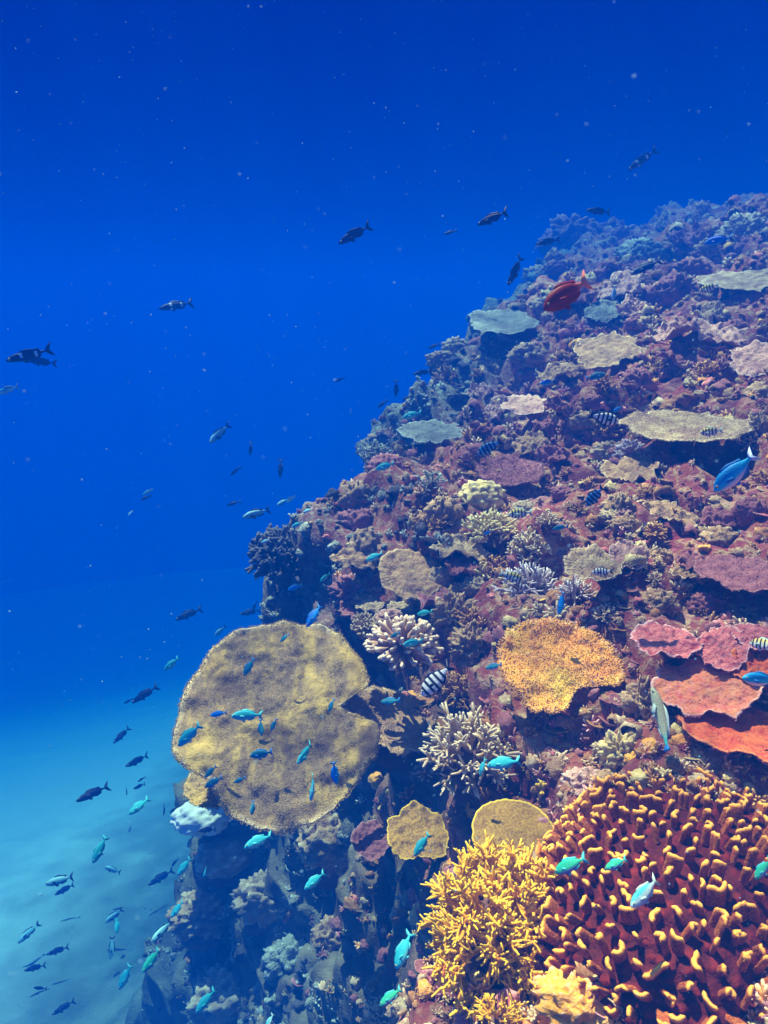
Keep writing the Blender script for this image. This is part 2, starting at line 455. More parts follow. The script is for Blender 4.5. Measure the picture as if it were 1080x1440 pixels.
M['teal']    = coral_mat('pale_blue_green_coral', (0.24, 0.26, 0.22), (0.13, 0.13, 0.12), (0.60, 0.66, 0.58), 5, 50, 0.35, 0.02, (0.10, 0.09, 0.08), rings=5)
M['dark']    = coral_mat('dark_bushy_coral', (0.06, 0.05, 0.07), (0.035, 0.03, 0.05), (0.12, 0.11, 0.13), 6, 60, 0.5, 0.02)
M['stem']    = coral_mat('coral_stem', (0.13, 0.06, 0.06), (0.08, 0.03, 0.045), (0.2, 0.12, 0.1), 14, 90)
M['sand']    = coral_mat('pale_sand', (0.80, 0.78, 0.68), (0.70, 0.68, 0.60), (0.9, 0.88, 0.8), 6, 60)

def anchor(u, v, lift=0.0):
    g, n, d = ground(u, v)
    return at(u, v, d - lift), g, n, d - lift

def face_frame(C, ratio, roll=0.0):
    """axes of a disc at C that faces the given share of itself to where the reef is seen from"""
    d = C.normalized()
    e = Vector((0, 0, 1)) - d * d.z
    e.normalize()
    n = -d * ratio + e * math.sqrt(max(0.0, 1 - ratio * ratio))
    x = d.cross(Vector((0, 0, 1))).normalized()
    if roll:
        q = Quaternion(d, R_(roll)); n = q @ n; x = q @ x
    x = (x - n * x.dot(n)).normalized()
    y = n.cross(x)
    return x, y, n

def reach(C, dirs, far):
    best = None
    for d in dirs:
        h = BVH.ray_cast(C, Vector(d).normalized(), far)
        if h[0] is not None and (best is None or (h[0] - C).length < (best - C).length): best = h[0]
    return best

def plate(label, u, v, a, b, mat, lift=0.06, ratio=None, lob=0.10, seed=1, spikes=0, spike=0.012, cup=0.06,
          thick=0.012, ripple=0.012, roll=0, out=None, name='plate_coral', cat='plate coral', group=None, nphi=110, nr=26, depth=None, stalk=None):
    # keep the whole plate clear of the rock behind it
    dm = 99.0
    for fr in (0.0, 0.55, 0.95):
        for q in range(8 if fr else 1):
            aa = q * math.pi / 4 - R_(roll)
            _, _, dq = ground(u + a * fr * math.cos(aa), v - b * fr * math.sin(aa))
            slope = (b * fr * math.sin(aa)) / FPX * 1.1 if fr else 0.0
            dm = min(dm, dq / (1 + slope))
    _, _, dc = ground(u, v)
    dep = max(min(dc - lift, dm - 0.02), dc * 0.72)
    if depth is not None: dep = depth
    C = at(u, v, dep)
    A = a * dep / FPX
    if ratio is None: ratio = min(0.96, max(0.25, b / a))
    B = b * dep / FPX / ratio
    x, y, n = face_frame(C, ratio, roll)
    root = empty(name, C, label, cat, group)
    rs = np.random.default_rng(seed)
    ph = np.linspace(0, 2 * math.pi, nphi, endpoint=False)
    if out is not None:
        oa = np.radians([q[0] for q in out] + [out[0][0] + 360]); orr = [q[1] for q in out] + [out[0][1]]
        Rf = np.interp((ph - oa[0]) % (2 * math.pi) + oa[0], oa, orr)
        k = np.ones(5) / 5
        Rf = np.convolve(np.concatenate([Rf[-2:], Rf, Rf[:2]]), k, 'valid')
    else:
        Rf = np.ones(nphi)
    cs = np.stack([np.cos(ph), np.sin(ph), np.full(nphi, seed * 3.7)], -1)
    Rf = Rf * (1 + lob * fbm(cs * 1.7, 2, seed) + lob * 0.6 * fbm(cs * 5.5, 2, seed + 3) + lob * 0.18 * fbm(cs * 19, 2, seed + 5))
    rho = np.linspace(0, 1, nr + 1)[1:] ** 0.85
    PX = A * rho[:, None] * (Rf * np.cos(ph))[None]; PY = B * rho[:, None] * (Rf * np.sin(ph))[None]
    sc = 1.0 / max(A, 0.02)
    def surf(px, py, r):
        q = np.stack([px * sc * 2.2, py * sc * 2.2, np.full(np.shape(px), seed * 1.3)], -1)
        q2 = np.stack([px * sc * 7, py * sc * 7, np.full(np.shape(px), seed * 2.3)], -1)
        return A * (cup * r ** 2 - 0.5 * cup * r ** 8) + ripple * 2.0 * fbm(q, 3, seed + 9) * (0.3 + r) + ripple * 0.8 * fbm(q2, 3, seed + 7)
    PZ = surf(PX, PY, rho[:, None] * np.ones_like(PX))
    top = np.concatenate([[[0, 0, float(surf(np.zeros(1), np.zeros(1), np.zeros(1))[0])]], np.stack([PX, PY, PZ], -1).reshape(-1, 3)])
    th = (thick * (1.0 - 0.75 * rho) + 0.10 * A * np.clip(1 - rho * 1.6, 0, 1))[:, None] * np.ones_like(PX)
    low = np.concatenate([[[0, 0, top[0, 2] - thick - 0.14 * A]], np.stack([PX * 0.985, PY * 0.985, PZ - th], -1).reshape(-1, 3)])
    tr = np.clip((rho - 0.88) / 0.12, 0, 1)[:, None] * np.ones_like(PX)
    tv = np.concatenate([[0], tr.ravel()])
    mb = MB()
    nt_ = len(top); F = []
    for k in range(nphi):
        k2 = (k + 1) % nphi
        F.append((0, 1 + k, 1 + k2)); F.append((nt_, nt_ + 1 + k2, nt_ + 1 + k))
        for i in range(nr - 1):
            p = 1 + i * nphi; q = p + nphi
            F.append((p + k, q + k, q + k2, p + k2))
            F.append((nt_ + p + k, nt_ + p + k2, nt_ + q + k2, nt_ + q + k))
        p = 1 + (nr - 1) * nphi
        F.append((p + k, nt_ + p + k, nt_ + p + k2, p + k2))
    mb.add(np.concatenate([top, low]), F, np.concatenate([tv, tv * 0.5]))
    if spikes:
        spikes = int(spikes * 1.4); spike = spike * 0.62
        fr = np.sqrt(rs.random(spikes)); pa = rs.random(spikes) * 2 * math.pi
        edge = rs.random(spikes) < 0.16
        fr = np.where(edge, 0.96 + 0.05 * rs.random(spikes), fr)
        Re = np.interp(pa, np.append(ph, 2 * math.pi), np.append(Rf, Rf[0]))
        px = A * fr * Re * np.cos(pa); py = B * fr * Re * np.sin(pa); pz = surf(px, py, fr) - 0.003
        o_ = np.stack([np.cos(pa), np.sin(pa), np.zeros(spikes)], -1)
        D = o_ * (0.25 * fr + 1.3 * np.clip((fr - 0.9) / 0.1, 0, 1))[:, None] + np.array([0, 0, 1.0]) + 0.45 * rs.normal(size=(spikes, 3))
        D /= np.linalg.norm(D, axis=1, keepdims=True)
        X = np.cross(D, [0.3, 0.9, 0.1]); X /= np.linalg.norm(X, axis=1, keepdims=True); Y = np.cross(D, X)
        hgt = spike * (0.5 + rs.random(spikes)) * np.where(edge, 1.5, 1.0); rad = spike * (0.36 + 0.2 * rs.random(spikes))
        base = np.stack([px, py, pz], -1)
        V = []
        for k in range(4):
            an = k * math.pi / 2
            V.append(base + (X * math.cos(an) + Y * math.sin(an)) * rad[:, None])
        for k in range(4):
            an = k * math.pi / 2
            V.append(base + D * (hgt * 0.75)[:, None] + (X * math.cos(an) + Y * math.sin(an)) * (rad * 0.7)[:, None])
        V.append(base + D * hgt[:, None])
        V = np.stack(V, 1)
        f0 = [(0, 1, 5, 4), (1, 2, 6, 5), (2, 3, 7, 6), (3, 0, 4, 7), (4, 5, 8), (5, 6, 8), (6, 7, 8), (7, 4, 8)]
        FF = [tuple(q + 9 * i for q in f) for i in range(spikes) for f in f0]
        tt = np.array([0, 0, 0, 0, .3, .3, .3, .3, .7])[None] * (0.45 + 0.55 * rs.random(spikes))[:, None]
        tt = tt + np.where(edge, 0.35, 0)[:, None]
        mb.add(V.reshape(-1, 3), FF, np.clip(tt, 0, 1).ravel())
    mtx = Matrix((x, y, n)).transposed().to_4x4()
    root.matrix_world = Matrix.Translation(C) @ mtx
    mb.build('plate', mat, root)
    # stalk down to the rock
    far = 1.6
    hit = None
    vd = C.normalized(); best = 9.0
    for dv in stalk or (-n * 0.5 + vd, -n + vd * 0.4, -n * 0.6 + vd * 0.8 + Vector((0.4, 0, 0)), -n + vd * 0.3 + Vector((0.8, 0, 0))):
        h = BVH.ray_cast(C - n * 0.02, dv.normalized(), far)
        if h[0] is None: continue
        cam_p = Vector((h[0].dot(RIGHT), h[0].dot(UP), h[0].dot(FWD)))
        pu, pv = 540 + FPX * cam_p.x / cam_p.z, 720 - FPX * cam_p.y / cam_p.z
        cost = h[3] + (1.0 if ((pu - u) / a) ** 2 + ((pv - v) / b) ** 2 > 0.8 else 0)
        if cost < best: hit = h[0]; best = cost
    loc = (mtx.inverted() @ ((hit - C) if hit is not None else -n * A * 0.6))
    L = np.array(loc)
    zt = top[0, 2] - thick - 0.04 * A
    sb = MB()
    p3 = L + L / (np.linalg.norm(L) + 1e-6) * 0.04
    p3[2] = min(p3[2], zt - 0.06)
    p0 = np.array([0, 0, zt]); p1 = np.array([0, 0, zt * 0.7 + p3[2] * 0.3]) + p3 * np.array([0.2, 0.2, 0])
    tube(sb, [p0, p1, (p1 + p3) / 2, p3], [A * 0.26, A * 0.20, A * 0.17, A * 0.24], 11)
    V = sb.v[0]; V[:, 2] = np.minimum(V[:, 2], zt)
    sb.build('stalk', M['stem'], root)
    return root

def lumpy(mb, c, rad, amp, freq, seed, nu=28, nv=16, ax=None, tipz=True, low=-0.45):
    """rounded head with bumps; rad = 3 radii"""
    uu = np.linspace(0, 2 * math.pi, nu, endpoint=False); vv = np.linspace(low, 1, nv) * math.pi / 2
    U, Vv = np.meshgrid(uu, vv)
    d = np.stack([np.cos(U) * np.cos(Vv), np.sin(U) * np.cos(Vv), np.sin(Vv)], -1)
    b = 0.5 - worley(d * freq + seed * 1.7, seed)
    r = 1 + amp * b + amp * 0.5 * fbm(d * freq * 0.6 + seed, 3, seed + 2)
    P = d * r[..., None] * np.array(rad)
    if ax is not None: P = P[..., 0:1] * ax[0] + P[..., 1:2] * ax[1] + P[..., 2:3] * ax[2]
    P = P + np.asarray(c)
    F = []
    for i in range(nv - 1):
        for k in range(nu):
            k2 = (k + 1) % nu
            F.append((i * nu + k, i * nu + k2, (i + 1) * nu + k2, (i + 1) * nu + k))
    mb.add(P.reshape(-1, 3), F, np.clip(b * 1.6 + 0.35, 0, 1).ravel())

def mound(label, u, v, w_, h_, mat, amp=0.3, freq=4, seed=1, lift=0.0, name='massive_coral', cat='coral', group=None, nu=56, nv=34, depthr=0.8, base=True, basemat=None):
    C, g, gn, dep = anchor(u, v, lift)
    rw = w_ / 2 * dep / FPX; rh = h_ / 2 * dep / FPX
    root = empty(name, C, label, cat, group)
    mb = MB()
    x, y, n = face_frame(C, 0.45)
    ax = (np.array(x), np.array(y), np.array(n))
    lumpy(mb, (0, 0, 0), (rw, rw * depthr, rh), amp, freq, seed, nu, nv, ax, low=-0.9)
    mb.build('head', mat, root)
    if base:
        sb = MB()
        dn = -np.array(n) * rh * 0.55 + np.array([0, 0.3, -0.5]) * rh
        lumpy(sb, dn, (rw * 0.85, rw * 0.75, rh * 0.9), 0.3, 3, seed + 40, 30, 18, ax, low=-1)
        sb.build('base', basemat or M['stem'], root)
    return root

def fib_dirs(nb, maxang, rs, jit=0.12):
    D = []
    for i in range(nb):
        z = 1 - (i + 0.5) / nb * (1 - math.cos(maxang)); r = math.sqrt(max(0, 1 - z * z)); a = i * 2.39996
        d = np.array([r * math.cos(a), r * math.sin(a), z]) + jit * rs.normal(size=3)
        D.append(d / np.linalg.norm(d))
    return D

def bush(label, u, v, w_, h_, mat, nb=30, r=0.10, forks=3, fl=0.45, seed=1, lift=0.0, maxang=1.45, ratio=0.55, sides=6,
         name='branching_coral', cat='branching coral', group=None, inner=0.25, lenv=0.25, levels=1, basemat=None, bend=0.15, roll=0, tipr=0.55):
    C, g, gn, dep = anchor(u, v, lift)
    rw = w_ / 2 * dep / FPX; rh = h_ / 2 * dep / FPX
    x, y, n = face_frame(C, ratio, roll)
    root = empty(name, C, label, cat, group)
    root.matrix_world = Matrix.Translation(C) @ Matrix((x, y, n)).transposed().to_4x4()
    rs = np.random.default_rng(seed)
    sy = rh / rw / 0.8
    scl = np.array([rw, rw * min(1.4, sy), (rw + rh) * 0.5])
    mr = (rw + rh) / 2
    for D in fib_dirs(nb, maxang, rs):
        mb = MB()
        L = 1 - lenv * rs.random()
        p0 = D * inner * scl * 0.7; p2 = D * L * scl + rs.normal(size=3) * bend * 0.3 * mr
        p1 = (p0 + p2) / 2 + rs.normal(size=3) * bend * 0.25 * mr
        rr = r * mr * (0.85 + 0.3 * rs.random())
        tube(mb, [p0, p1, p2 * 0.6 + p1 * 0.4, p2], [rr * 1.25, rr * 1.05, rr * 0.9, rr * tipr], sides, [0, 0.15, 0.5, 1])
        def fork(pa, pb, ln, rad, lev):
            for q in range(forks if lev == 0 else 2):
                t = 0.25 + 0.6 * rs.random()
                s0 = pa * (1 - t) + pb * t
                dd = pb - pa; dd = dd / (np.linalg.norm(dd) + 1e-9)
                sd = dd * 0.75 + rs.normal(size=3) * 0.62 + np.array([0, 0, 0.15]); sd /= np.linalg.norm(sd)
                e = s0 + sd * ln * (0.6 + 0.6 * rs.random())
                mid = (s0 + e) / 2 + rs.normal(size=3) * 0.06 * ln
                rd = rad * (0.7 + 0.2 * rs.random())
                tube(mb, [s0, mid, e], [rd, rd * 0.9, rd * tipr], max(5, sides - 1), [0.15, 0.5, 1])
                if lev + 1 < levels: fork(s0, e, ln * 0.6, rd, lev + 1)
        if forks: fork(p1, p2, fl * mr, rr, 0)
        mb.build('branch', mat, root)
    sb = MB()
    lumpy(sb, (0, 0, -0.12 * mr), tuple(scl * 0.48), 0.35, 3.5, seed + 5, 26, 16, low=-1)
    sb.build('base', basemat or M['stem'], root)
    return root

# ------------------------------------------------------------------ the corals, nearest first
def lobed_fire_coral():
    u, v = 968, 1282
    C, g, gn, dep = anchor(u, v, 0.0)
    C = at(u, v, dep + 0.10)
    x, y, n = face_frame(C, 0.62)
    root = empty('lobed_coral', C, 'huge dark red coral covered in upright yellow tipped lobes, bottom right', 'coral')
    root.matrix_world = Matrix.Translation(C) @ Matrix((x, y, n)).transposed().to_4x4()
    rs = np.random.default_rng(11)
    rad = np.array([0.385, 0.53, 0.27])
    bb = MB()
    lumpy(bb, (0, 0, 0), tuple(rad * 0.945), 0.075, 13, 3, 200, 110, low=-0.6)
    bb.build('base', M['firebase'], root)
    lobes = []
    tries = 0; pts = []
    while len(pts) < 760 and tries < 60000:
        tries += 1
        d = rs.normal(size=3); d /= np.linalg.norm(d)
        if d[2] < -0.25: continue
        if all(np.linalg.norm((d - q) * rad) > 0.0355 for q in pts): pts.append(d)
    for d in pts:
        P = d * rad * 0.95
        nn = d / rad; nn /= np.linalg.norm(nn)
        nn = nn + 0.22 * rs.normal(size=3) + np.array([0, 0.1, 0.15]); nn /= np.linalg.norm(nn)
        X, Y, N = frame(nn)
        a0 = rs.random() * 6.28; ln = 0.008 + 0.026 * rs.random() ** 1.8
        npt = 3 + int(ln > 0.014) * 2
        mb = MB()
        def ridge(o, a, ln, npt, hh, wd):
            path = []; p = np.array(o, float)
            cur = rs.normal() * 0.55
            for i in range(npt):
                path.append(p.copy()); a2 = a + cur * (i - npt / 2) + 0.10 * rs.normal()
                p = p + np.array([math.cos(a2), math.sin(a2)]) * ln / (npt - 1)
            path = np.array(path)
            secs = []; T = []
            prof = [(-0.9, 0.0, 0.0), (-0.75, 0.55, 0.06), (-0.95, 0.84, 0.45), (-0.5, 0.98, 1), (0, 1.03, 1), (0.5, 0.98, 1), (0.95, 0.84, 0.45), (0.75, 0.55, 0.06), (0.9, 0.0, 0.0)]
            ext = [(-1, 0.30), (0, 1)] ; 
            full = [path[0] - (path[1] - path[0]) / (np.linalg.norm(path[1] - path[0]) + 1e-9) * wd * 0.8] + list(path) + [path[-1] + (path[-1] - path[-2]) / (np.linalg.norm(path[-1] - path[-2]) + 1e-9) * wd * 0.8]
            m = len(full)
            hv = hh * (1 + 0.035 * rs.normal(size=m))
            for i in range(m):
                tg = full[min(i + 1, m - 1)] - full[max(i - 1, 0)]; tg = tg / (np.linalg.norm(tg) + 1e-9)
                pr = np.array([-tg[1], tg[0]])
                e = 0.32 if i in (0, m - 1) else 1.0
                for (sx, sz, tp) in prof:
                    q = full[i] + pr * sx * wd * e * (1 + 0.05 * rs.normal())
                    z = hv[i] * sz * (0.9 if e < 1 else 1)
                    secs.append(P + X * q[0] + Y * q[1] + N * (z - 0.006)); T.append(tp * (0.9 if e < 1 else 1))
            k = len(prof); F = []
            for i in range(m - 1):
                for j in range(k - 1):
                    F.append((i * k + j, (i + 1) * k + j, (i + 1) * k + j + 1, i * k + j + 1))
            F.append(tuple(range(k))); F.append(tuple((m - 1) * k + j for j in reversed(range(k))))
            mb.add(secs, F, T)
        hh = 0.034 + 0.018 * rs.random(); wd = 0.0056 + 0.0024 * rs.random()
        ridge((0, 0), a0, ln, npt, hh, wd)
        if rs.random() < 0.28: ridge((0, 0), a0 + 2.0 + 0.6 * rs.random(), ln * 0.7, 3, hh * 0.96, wd)
        size = ln * max(0.1, float(np.dot(np.array(n) * 0 + d, [0, 0.0, 1]) + 0.6))
        lobes.append((size, mb))
    lobes.sort(key=lambda t: -t[0])
    for _, mb in lobes[:99]: mb.build('lobe', M['fire'], root)
    rest = MB()
    for _, mb in lobes[99:]:
        rest.add(np.concatenate(mb.v), mb.f, np.concatenate(mb.t))
    r_ = rest.build('lobes', M['fire'], root); r_['kind'] = 'stuff'
lobed_fire_coral()

bush('dense golden yellow branching coral thicket left of the dark red coral', 703, 1312, 205, 230, M['yellow'], nb=99, r=0.028, forks=8, fl=0.25, seed=3,
     lift=0.05, maxang=1.7, ratio=0.72, levels=2, inner=0.3, lenv=0.3, bend=0.35, name='thicket_coral')
plate('smooth brown plate with a glowing yellow rim above the golden branching thicket', 722, 1166, 58, 44, M['ybrown'], 0.05, 0.72, 0.05, 5, 0, cup=-0.12, ripple=0.006)
plate('ruffled golden brown plate left of the smooth yellow rimmed plate', 586, 1172, 46, 36, M['ybrown'], 0.05, 0.75, 0.16, 6, 250, 0.008, cup=0.05)
plate('dull brown plate in shade beside the ruffled golden brown plate', 523, 1180, 30, 24, M['mauve'], 0.03, 0.7, 0.12, 7, 0)
bush('small yellow edged blades of fire coral behind the yellow rimmed plate', 765, 1116, 34, 48, M['ybrown'], nb=9, r=0.16, forks=1, fl=0.3, seed=8, maxang=1.0, name='blade_coral')
mound('pinkish knobbly coral on the top left shoulder of the dark red coral', 828, 1108, 70, 52, M['palepink'], 0.5, 4, 9)
mound('bright yellowish lumpy coral rubble above the dark red coral', 872, 1062, 52, 60, M['lemon'], 0.8, 4, 10)
mound('small cream lump left of the bright yellowish rubble', 846, 1056, 26, 26, M['cream'], 0.6, 4, 110)
mound('grey tan knobbly rock with algae behind the slender green fish', 905, 1000, 58, 84, M['tan2'], 0.7, 4.5, 12)
mound('orange crusty coral along the bottom edge under the golden thicket', 815, 1418, 120, 90, M['orange'], 0.45, 5, 13)
bush('low orange yellow bush at the bottom edge below the golden thicket', 700, 1438, 90, 50, M['yellow'], nb=44, r=0.05, forks=3, fl=0.3, seed=14)
bush('white frosty coral bush at the bottom edge, left of the orange crust', 543, 1436, 74, 50, M['white'], nb=60, r=0.045, forks=3, fl=0.25, seed=15, maxang=1.6)
bush('pale grey horn shaped coral sticking out left of the golden thicket', 577, 1288, 62, 62, M['tan2'], nb=7, r=0.17, forks=2, fl=0.5, seed=16, maxang=1.5, ratio=0.8, tipr=0.7)
mound('grey fuzzy coral head hanging in the shade under the big round table', 468, 1182, 92, 80, M['tan2'], 0.45, 5, 17)

plate('deep red orange plate directly above the dark red lobed coral', 1048, 1030, 88, 34, M['deepred'], 0.09, 0.48, 0.10, 18, 500, 0.007, cup=0.10)
plate('red orange frilled plate with a pale rim, largest of the red plates', 992, 968, 68, 44, M['red'], 0.10, 0.66, 0.16, 19, 500, 0.007, cup=0.10, roll=-18,
      out=[(0, 1.0), (40, 0.75), (75, 0.85), (115, 0.95), (150, 1.05), (185, 1.0), (215, 0.72), (240, 0.95), (275, 1.0), (320, 0.95)])
plate('dusty pink oval plate, leftmost of the red plates', 935, 902, 48, 23, M['pink'], 0.08, 0.5, 0.12, 20, 300, 0.006, cup=0.05)
plate('dark rose plate between the dusty pink oval and the right edge', 1016, 912, 36, 30, M['pink'], 0.07, 0.6, 0.14, 21, 200, 0.006)
plate('dusky rose plate with pale rim at the right edge, topmost of the red plates', 1066, 894, 36, 18, M['pink'], 0.09, 0.5, 0.08, 22, 200, 0.006)
plate('shaded crimson plate under the dusky rose plate at the right edge', 1064, 936, 36, 26, M['deepred'], 0.05, 0.55, 0.12, 23, 150, 0.006)

plate('bright orange ruffled plate with a pale frilled rim in mid reef', 783, 932, 84, 62, M['orange'], 0.12, 0.74, 0.07, 24, 5000, 0.010, cup=0.08,
      out=[(0, 1.12), (20, 1.0), (45, 0.98), (75, 0.86), (110, 0.92), (140, 1.0), (170, 0.98), (200, 0.95), (235, 0.98), (258, 1.06), (280, 0.98), (298, 0.60), (325, 0.68), (342, 1.02)], ripple=0.016)

# the big table coral and its lower neighbours
plate('huge round tan table coral hanging over the drop, largest coral on the left', 393, 1003, 144, 138, M['tan'], 0.30, 0.86, 0.05, 26, 15000, 0.0075, cup=0.05, roll=6, depth=3.25, stalk=[Vector((1, 0.3, -0.5)), Vector((1, 0.5, -0.6)), Vector((1, 0.2, -0.4))],
      out=[(-12, 1.0), (-4, 0.97), (0, 0.66), (6, 0.56), (12, 0.62), (17, 0.93), (28, 1.0), (42, 1.02), (60, 1.05), (80, 1.0), (110, 0.98), (150, 0.96), (180, 0.98), (205, 1.02), (228, 0.88), (243, 0.92), (262, 1.02), (285, 1.04), (310, 1.0), (335, 1.0)],
      nphi=220, nr=60, thick=0.02, ripple=0.020, name='table_coral', cat='table coral')
plate('small ruffled table tucked under the lower left rim of the huge round table', 306, 1098, 46, 32, M['tan'], 0.33, 0.66, 0.12, 27, 1300, 0.0085, roll=-10, depth=3.3, stalk=[Vector((1, 0.8, 0.0)), Vector((0.6, 0.8, 0.0))], name='table_coral', cat='table coral')
plate('fuzzy grey tan table wedged below the dark gap right of the huge round table', 550, 1010, 70, 40, M['tan2'], 0.16, 0.6, 0.14, 28, 1400, 0.010, roll=14, name='table_coral', cat='table coral')
plate('tan oval table coral with a pale rim left of the round pale head', 578, 806, 48, 34, M['tan2'], 0.10, 0.66, 0.10, 29, 600, 0.009, roll=12, name='table_coral', cat='table coral')
mound('pale green white round coral head beside the tan oval table', 618, 820, 44, 48, M['pale'], 0.22, 5, 30, lift=0.05)
plate('small flat turquoise plate above the pale stubby bush', 521, 851, 20, 9, M['pale'], 0.08, 0.45, 0.10, 31, 80, 0.006)
plate('small pale half moon plate right of the flat turquoise plate', 570, 858, 26, 12, M['pale'], 0.08, 0.45, 0.08, 32, 100, 0.006, roll=12)
bush('stubby pinkish white finger coral bush on the right rim of the huge table', 566, 912, 112, 84, M['pinkwhite'], nb=98, r=0.075, forks=1, fl=0.16, seed=33, lift=0.75, maxang=1.55, inner=0.5, lenv=0.15, bend=0.08, tipr=0.75)
bush('greyish green bumpy finger coral left of the stubby pinkish bush', 512, 884, 44, 52, M['pale'], nb=50, r=0.09, forks=1, fl=0.2, seed=34, lift=0.75, inner=0.5, lenv=0.15)
mound('pale lilac lump behind the stubby pinkish bush', 548, 872, 40, 30, M['palepink'], 0.5, 5, 35, lift=0.6)
bush('round brown finger coral with pale tips below the striped fish', 647, 980, 78, 66, M['brown'], nb=96, r=0.05, forks=2, fl=0.2, seed=36, lift=0.05, maxang=1.5, inner=0.45, lenv=0.2)
bush('spiky white tipped branching coral below the round brown finger coral', 664, 1068, 150, 118, M['white'], nb=44, r=0.042, forks=9, fl=0.30, seed=37, lift=0.06, maxang=1.5, ratio=0.65, tipr=0.6)
bush('small cream finger clump at the left foot of the spiky white coral', 600, 1088, 46, 40, M['pinkwhite'], nb=44, r=0.07, forks=1, fl=0.2, seed=38, lift=0.04)
bush('spreading lilac branching coral with white tips above the orange plate', 745, 832, 92, 62, M['lilac'], nb=40, r=0.05, forks=4, fl=0.36, seed=39, lift=0.05, maxang=1.5)
bush('little lilac branching coral right of the spreading lilac one', 810, 838, 58, 44, M['lilac'], nb=26, r=0.06, forks=3, fl=0.36, seed=40, lift=0.04, maxang=1.5)
mound('yellow green knobbly lump by the brown reef left of the orange plate', 640, 868, 56, 60, M['tan2'], 0.8, 5, 41)
mound('grey pitted rock between the pinkish bush and the orange plate', 665, 908, 56, 54, M['tan2'], 0.8, 5, 42)
mound('pale cream soft coral dome at the upper drop edge', 678, 700, 66, 48, M['lemon'], 0.35, 3.5, 43, lift=0.05)
bush('cream green bushy coral under the pale soft dome', 690, 752, 82, 66, M['lemon'], nb=60, r=0.06, forks=3, fl=0.25, seed=44, lift=0.05)
mound('grey blue fuzzy coral head left of the cream green bush', 624, 730, 56, 66, M['tan2'], 0.4, 6, 45, lift=0.02)
plate('brown flat topped bushy table above the pale soft dome', 716, 663, 46, 20, M['mauve'], 0.08, 0.42, 0.10, 46, 2500, 0.012, name='table_coral', cat='table coral')
bush('white bushy coral between the cream green bush and the pale yellow plate', 742, 776, 70, 50, M['white'], nb=50, r=0.07, forks=3, fl=0.28, seed=47, lift=0.04)
bush('small white crown of coral beside the teal fish', 772, 735, 40, 24, M['white'], nb=26, r=0.09, forks=1, fl=0.3, seed=48, lift=0.03)
plate('pale yellow crusty plate left of the smooth pink plate', 834, 793, 42, 22, M['cream'], 0.06, 0.5, 0.16, 49, 300, 0.009)
plate('smooth pale pink plate right of the pale yellow plate', 884, 780, 27, 19, M['palepink'], 0.08, 0.6, 0.08, 50, 60, 0.006)
bush('round brown bush with white dotted tips on the right slope', 921, 752, 38, 36, M['brown'], nb=44, r=0.07, forks=1, fl=0.2, seed=51, lift=0.03, inner=0.5)
plate('long cream table coral on the upper right slope', 962, 600, 80, 22, M['cream'], 0.10, 0.34, 0.22, 52, 4000, 0.009, name='table_coral', cat='table coral')
mound('cream knobbly coral at the right edge beside the long cream table', 1066, 602, 40, 40, M['cream'], 0.7, 5, 53)
plate('pink tan plate at the right edge of the upper slope', 1062, 506, 34, 20, M['palepink'], 0.10, 0.5, 0.30, 54, 0, 0.010)
plate('brown ledge of flat coral near the right edge in mid slope', 1038, 806, 58, 24, M['mauve'], 0.08, 0.42, 0.12, 55, 300, 0.010)
mound('white and violet speckled lump above the purple hollow on the right slope', 885, 640, 44, 36, M['lilac'], 0.8, 6, 56)
mound('cream knob beside the purple hollow, left of the dotted bush', 868, 728, 48, 22, M['cream'], 0.7, 5, 57)
plate('faded pink green plate high on the drop edge', 738, 569, 30, 13, M['palepink'], 0.12, 0.42, 0.30, 58, 0, 0.012)
mound('little rosy lump at the left end of the faded pink green plate', 703, 564, 22, 16, M['palepink'], 0.5, 5, 59)
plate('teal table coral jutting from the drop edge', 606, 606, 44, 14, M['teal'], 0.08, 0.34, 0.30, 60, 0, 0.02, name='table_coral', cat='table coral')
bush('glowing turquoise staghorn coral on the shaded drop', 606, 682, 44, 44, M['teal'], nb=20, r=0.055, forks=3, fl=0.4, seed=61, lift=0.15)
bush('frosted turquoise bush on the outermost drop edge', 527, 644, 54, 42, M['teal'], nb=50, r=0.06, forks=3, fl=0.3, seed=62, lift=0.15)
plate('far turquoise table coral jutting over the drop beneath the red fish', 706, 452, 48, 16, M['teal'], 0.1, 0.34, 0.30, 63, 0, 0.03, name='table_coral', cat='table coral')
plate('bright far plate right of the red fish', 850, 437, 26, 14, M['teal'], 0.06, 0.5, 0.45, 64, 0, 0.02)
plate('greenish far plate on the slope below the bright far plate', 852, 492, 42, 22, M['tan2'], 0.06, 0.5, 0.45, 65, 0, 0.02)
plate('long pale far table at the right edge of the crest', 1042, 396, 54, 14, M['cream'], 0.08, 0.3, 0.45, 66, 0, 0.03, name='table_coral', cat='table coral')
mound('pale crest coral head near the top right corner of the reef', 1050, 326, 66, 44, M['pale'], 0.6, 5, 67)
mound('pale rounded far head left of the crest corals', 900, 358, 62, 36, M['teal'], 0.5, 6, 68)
mound('dark faded coral mass at the top left of the far reef', 806, 338, 90, 56, M['mauve'], 0.6, 4, 69)
bush('dark blue bushy coral mound standing out into open water', 398, 792, 108, 92, M['dark'], nb=90, r=0.085, forks=3, fl=0.24, seed=70, lift=0.1, inner=0.55, lenv=0.12)
mound('sunlit white sand heap just below the huge round table', 286, 1148, 84, 44, M['sand'], 0.30, 3.2, 71, name='sand_heap', cat='sand heap', base=False)
mound('pale green rounded boulder deep below the huge round table', 318, 1204, 84, 50, M['pale'], 0.25, 2.5, 72, name='boulder', cat='boulder')

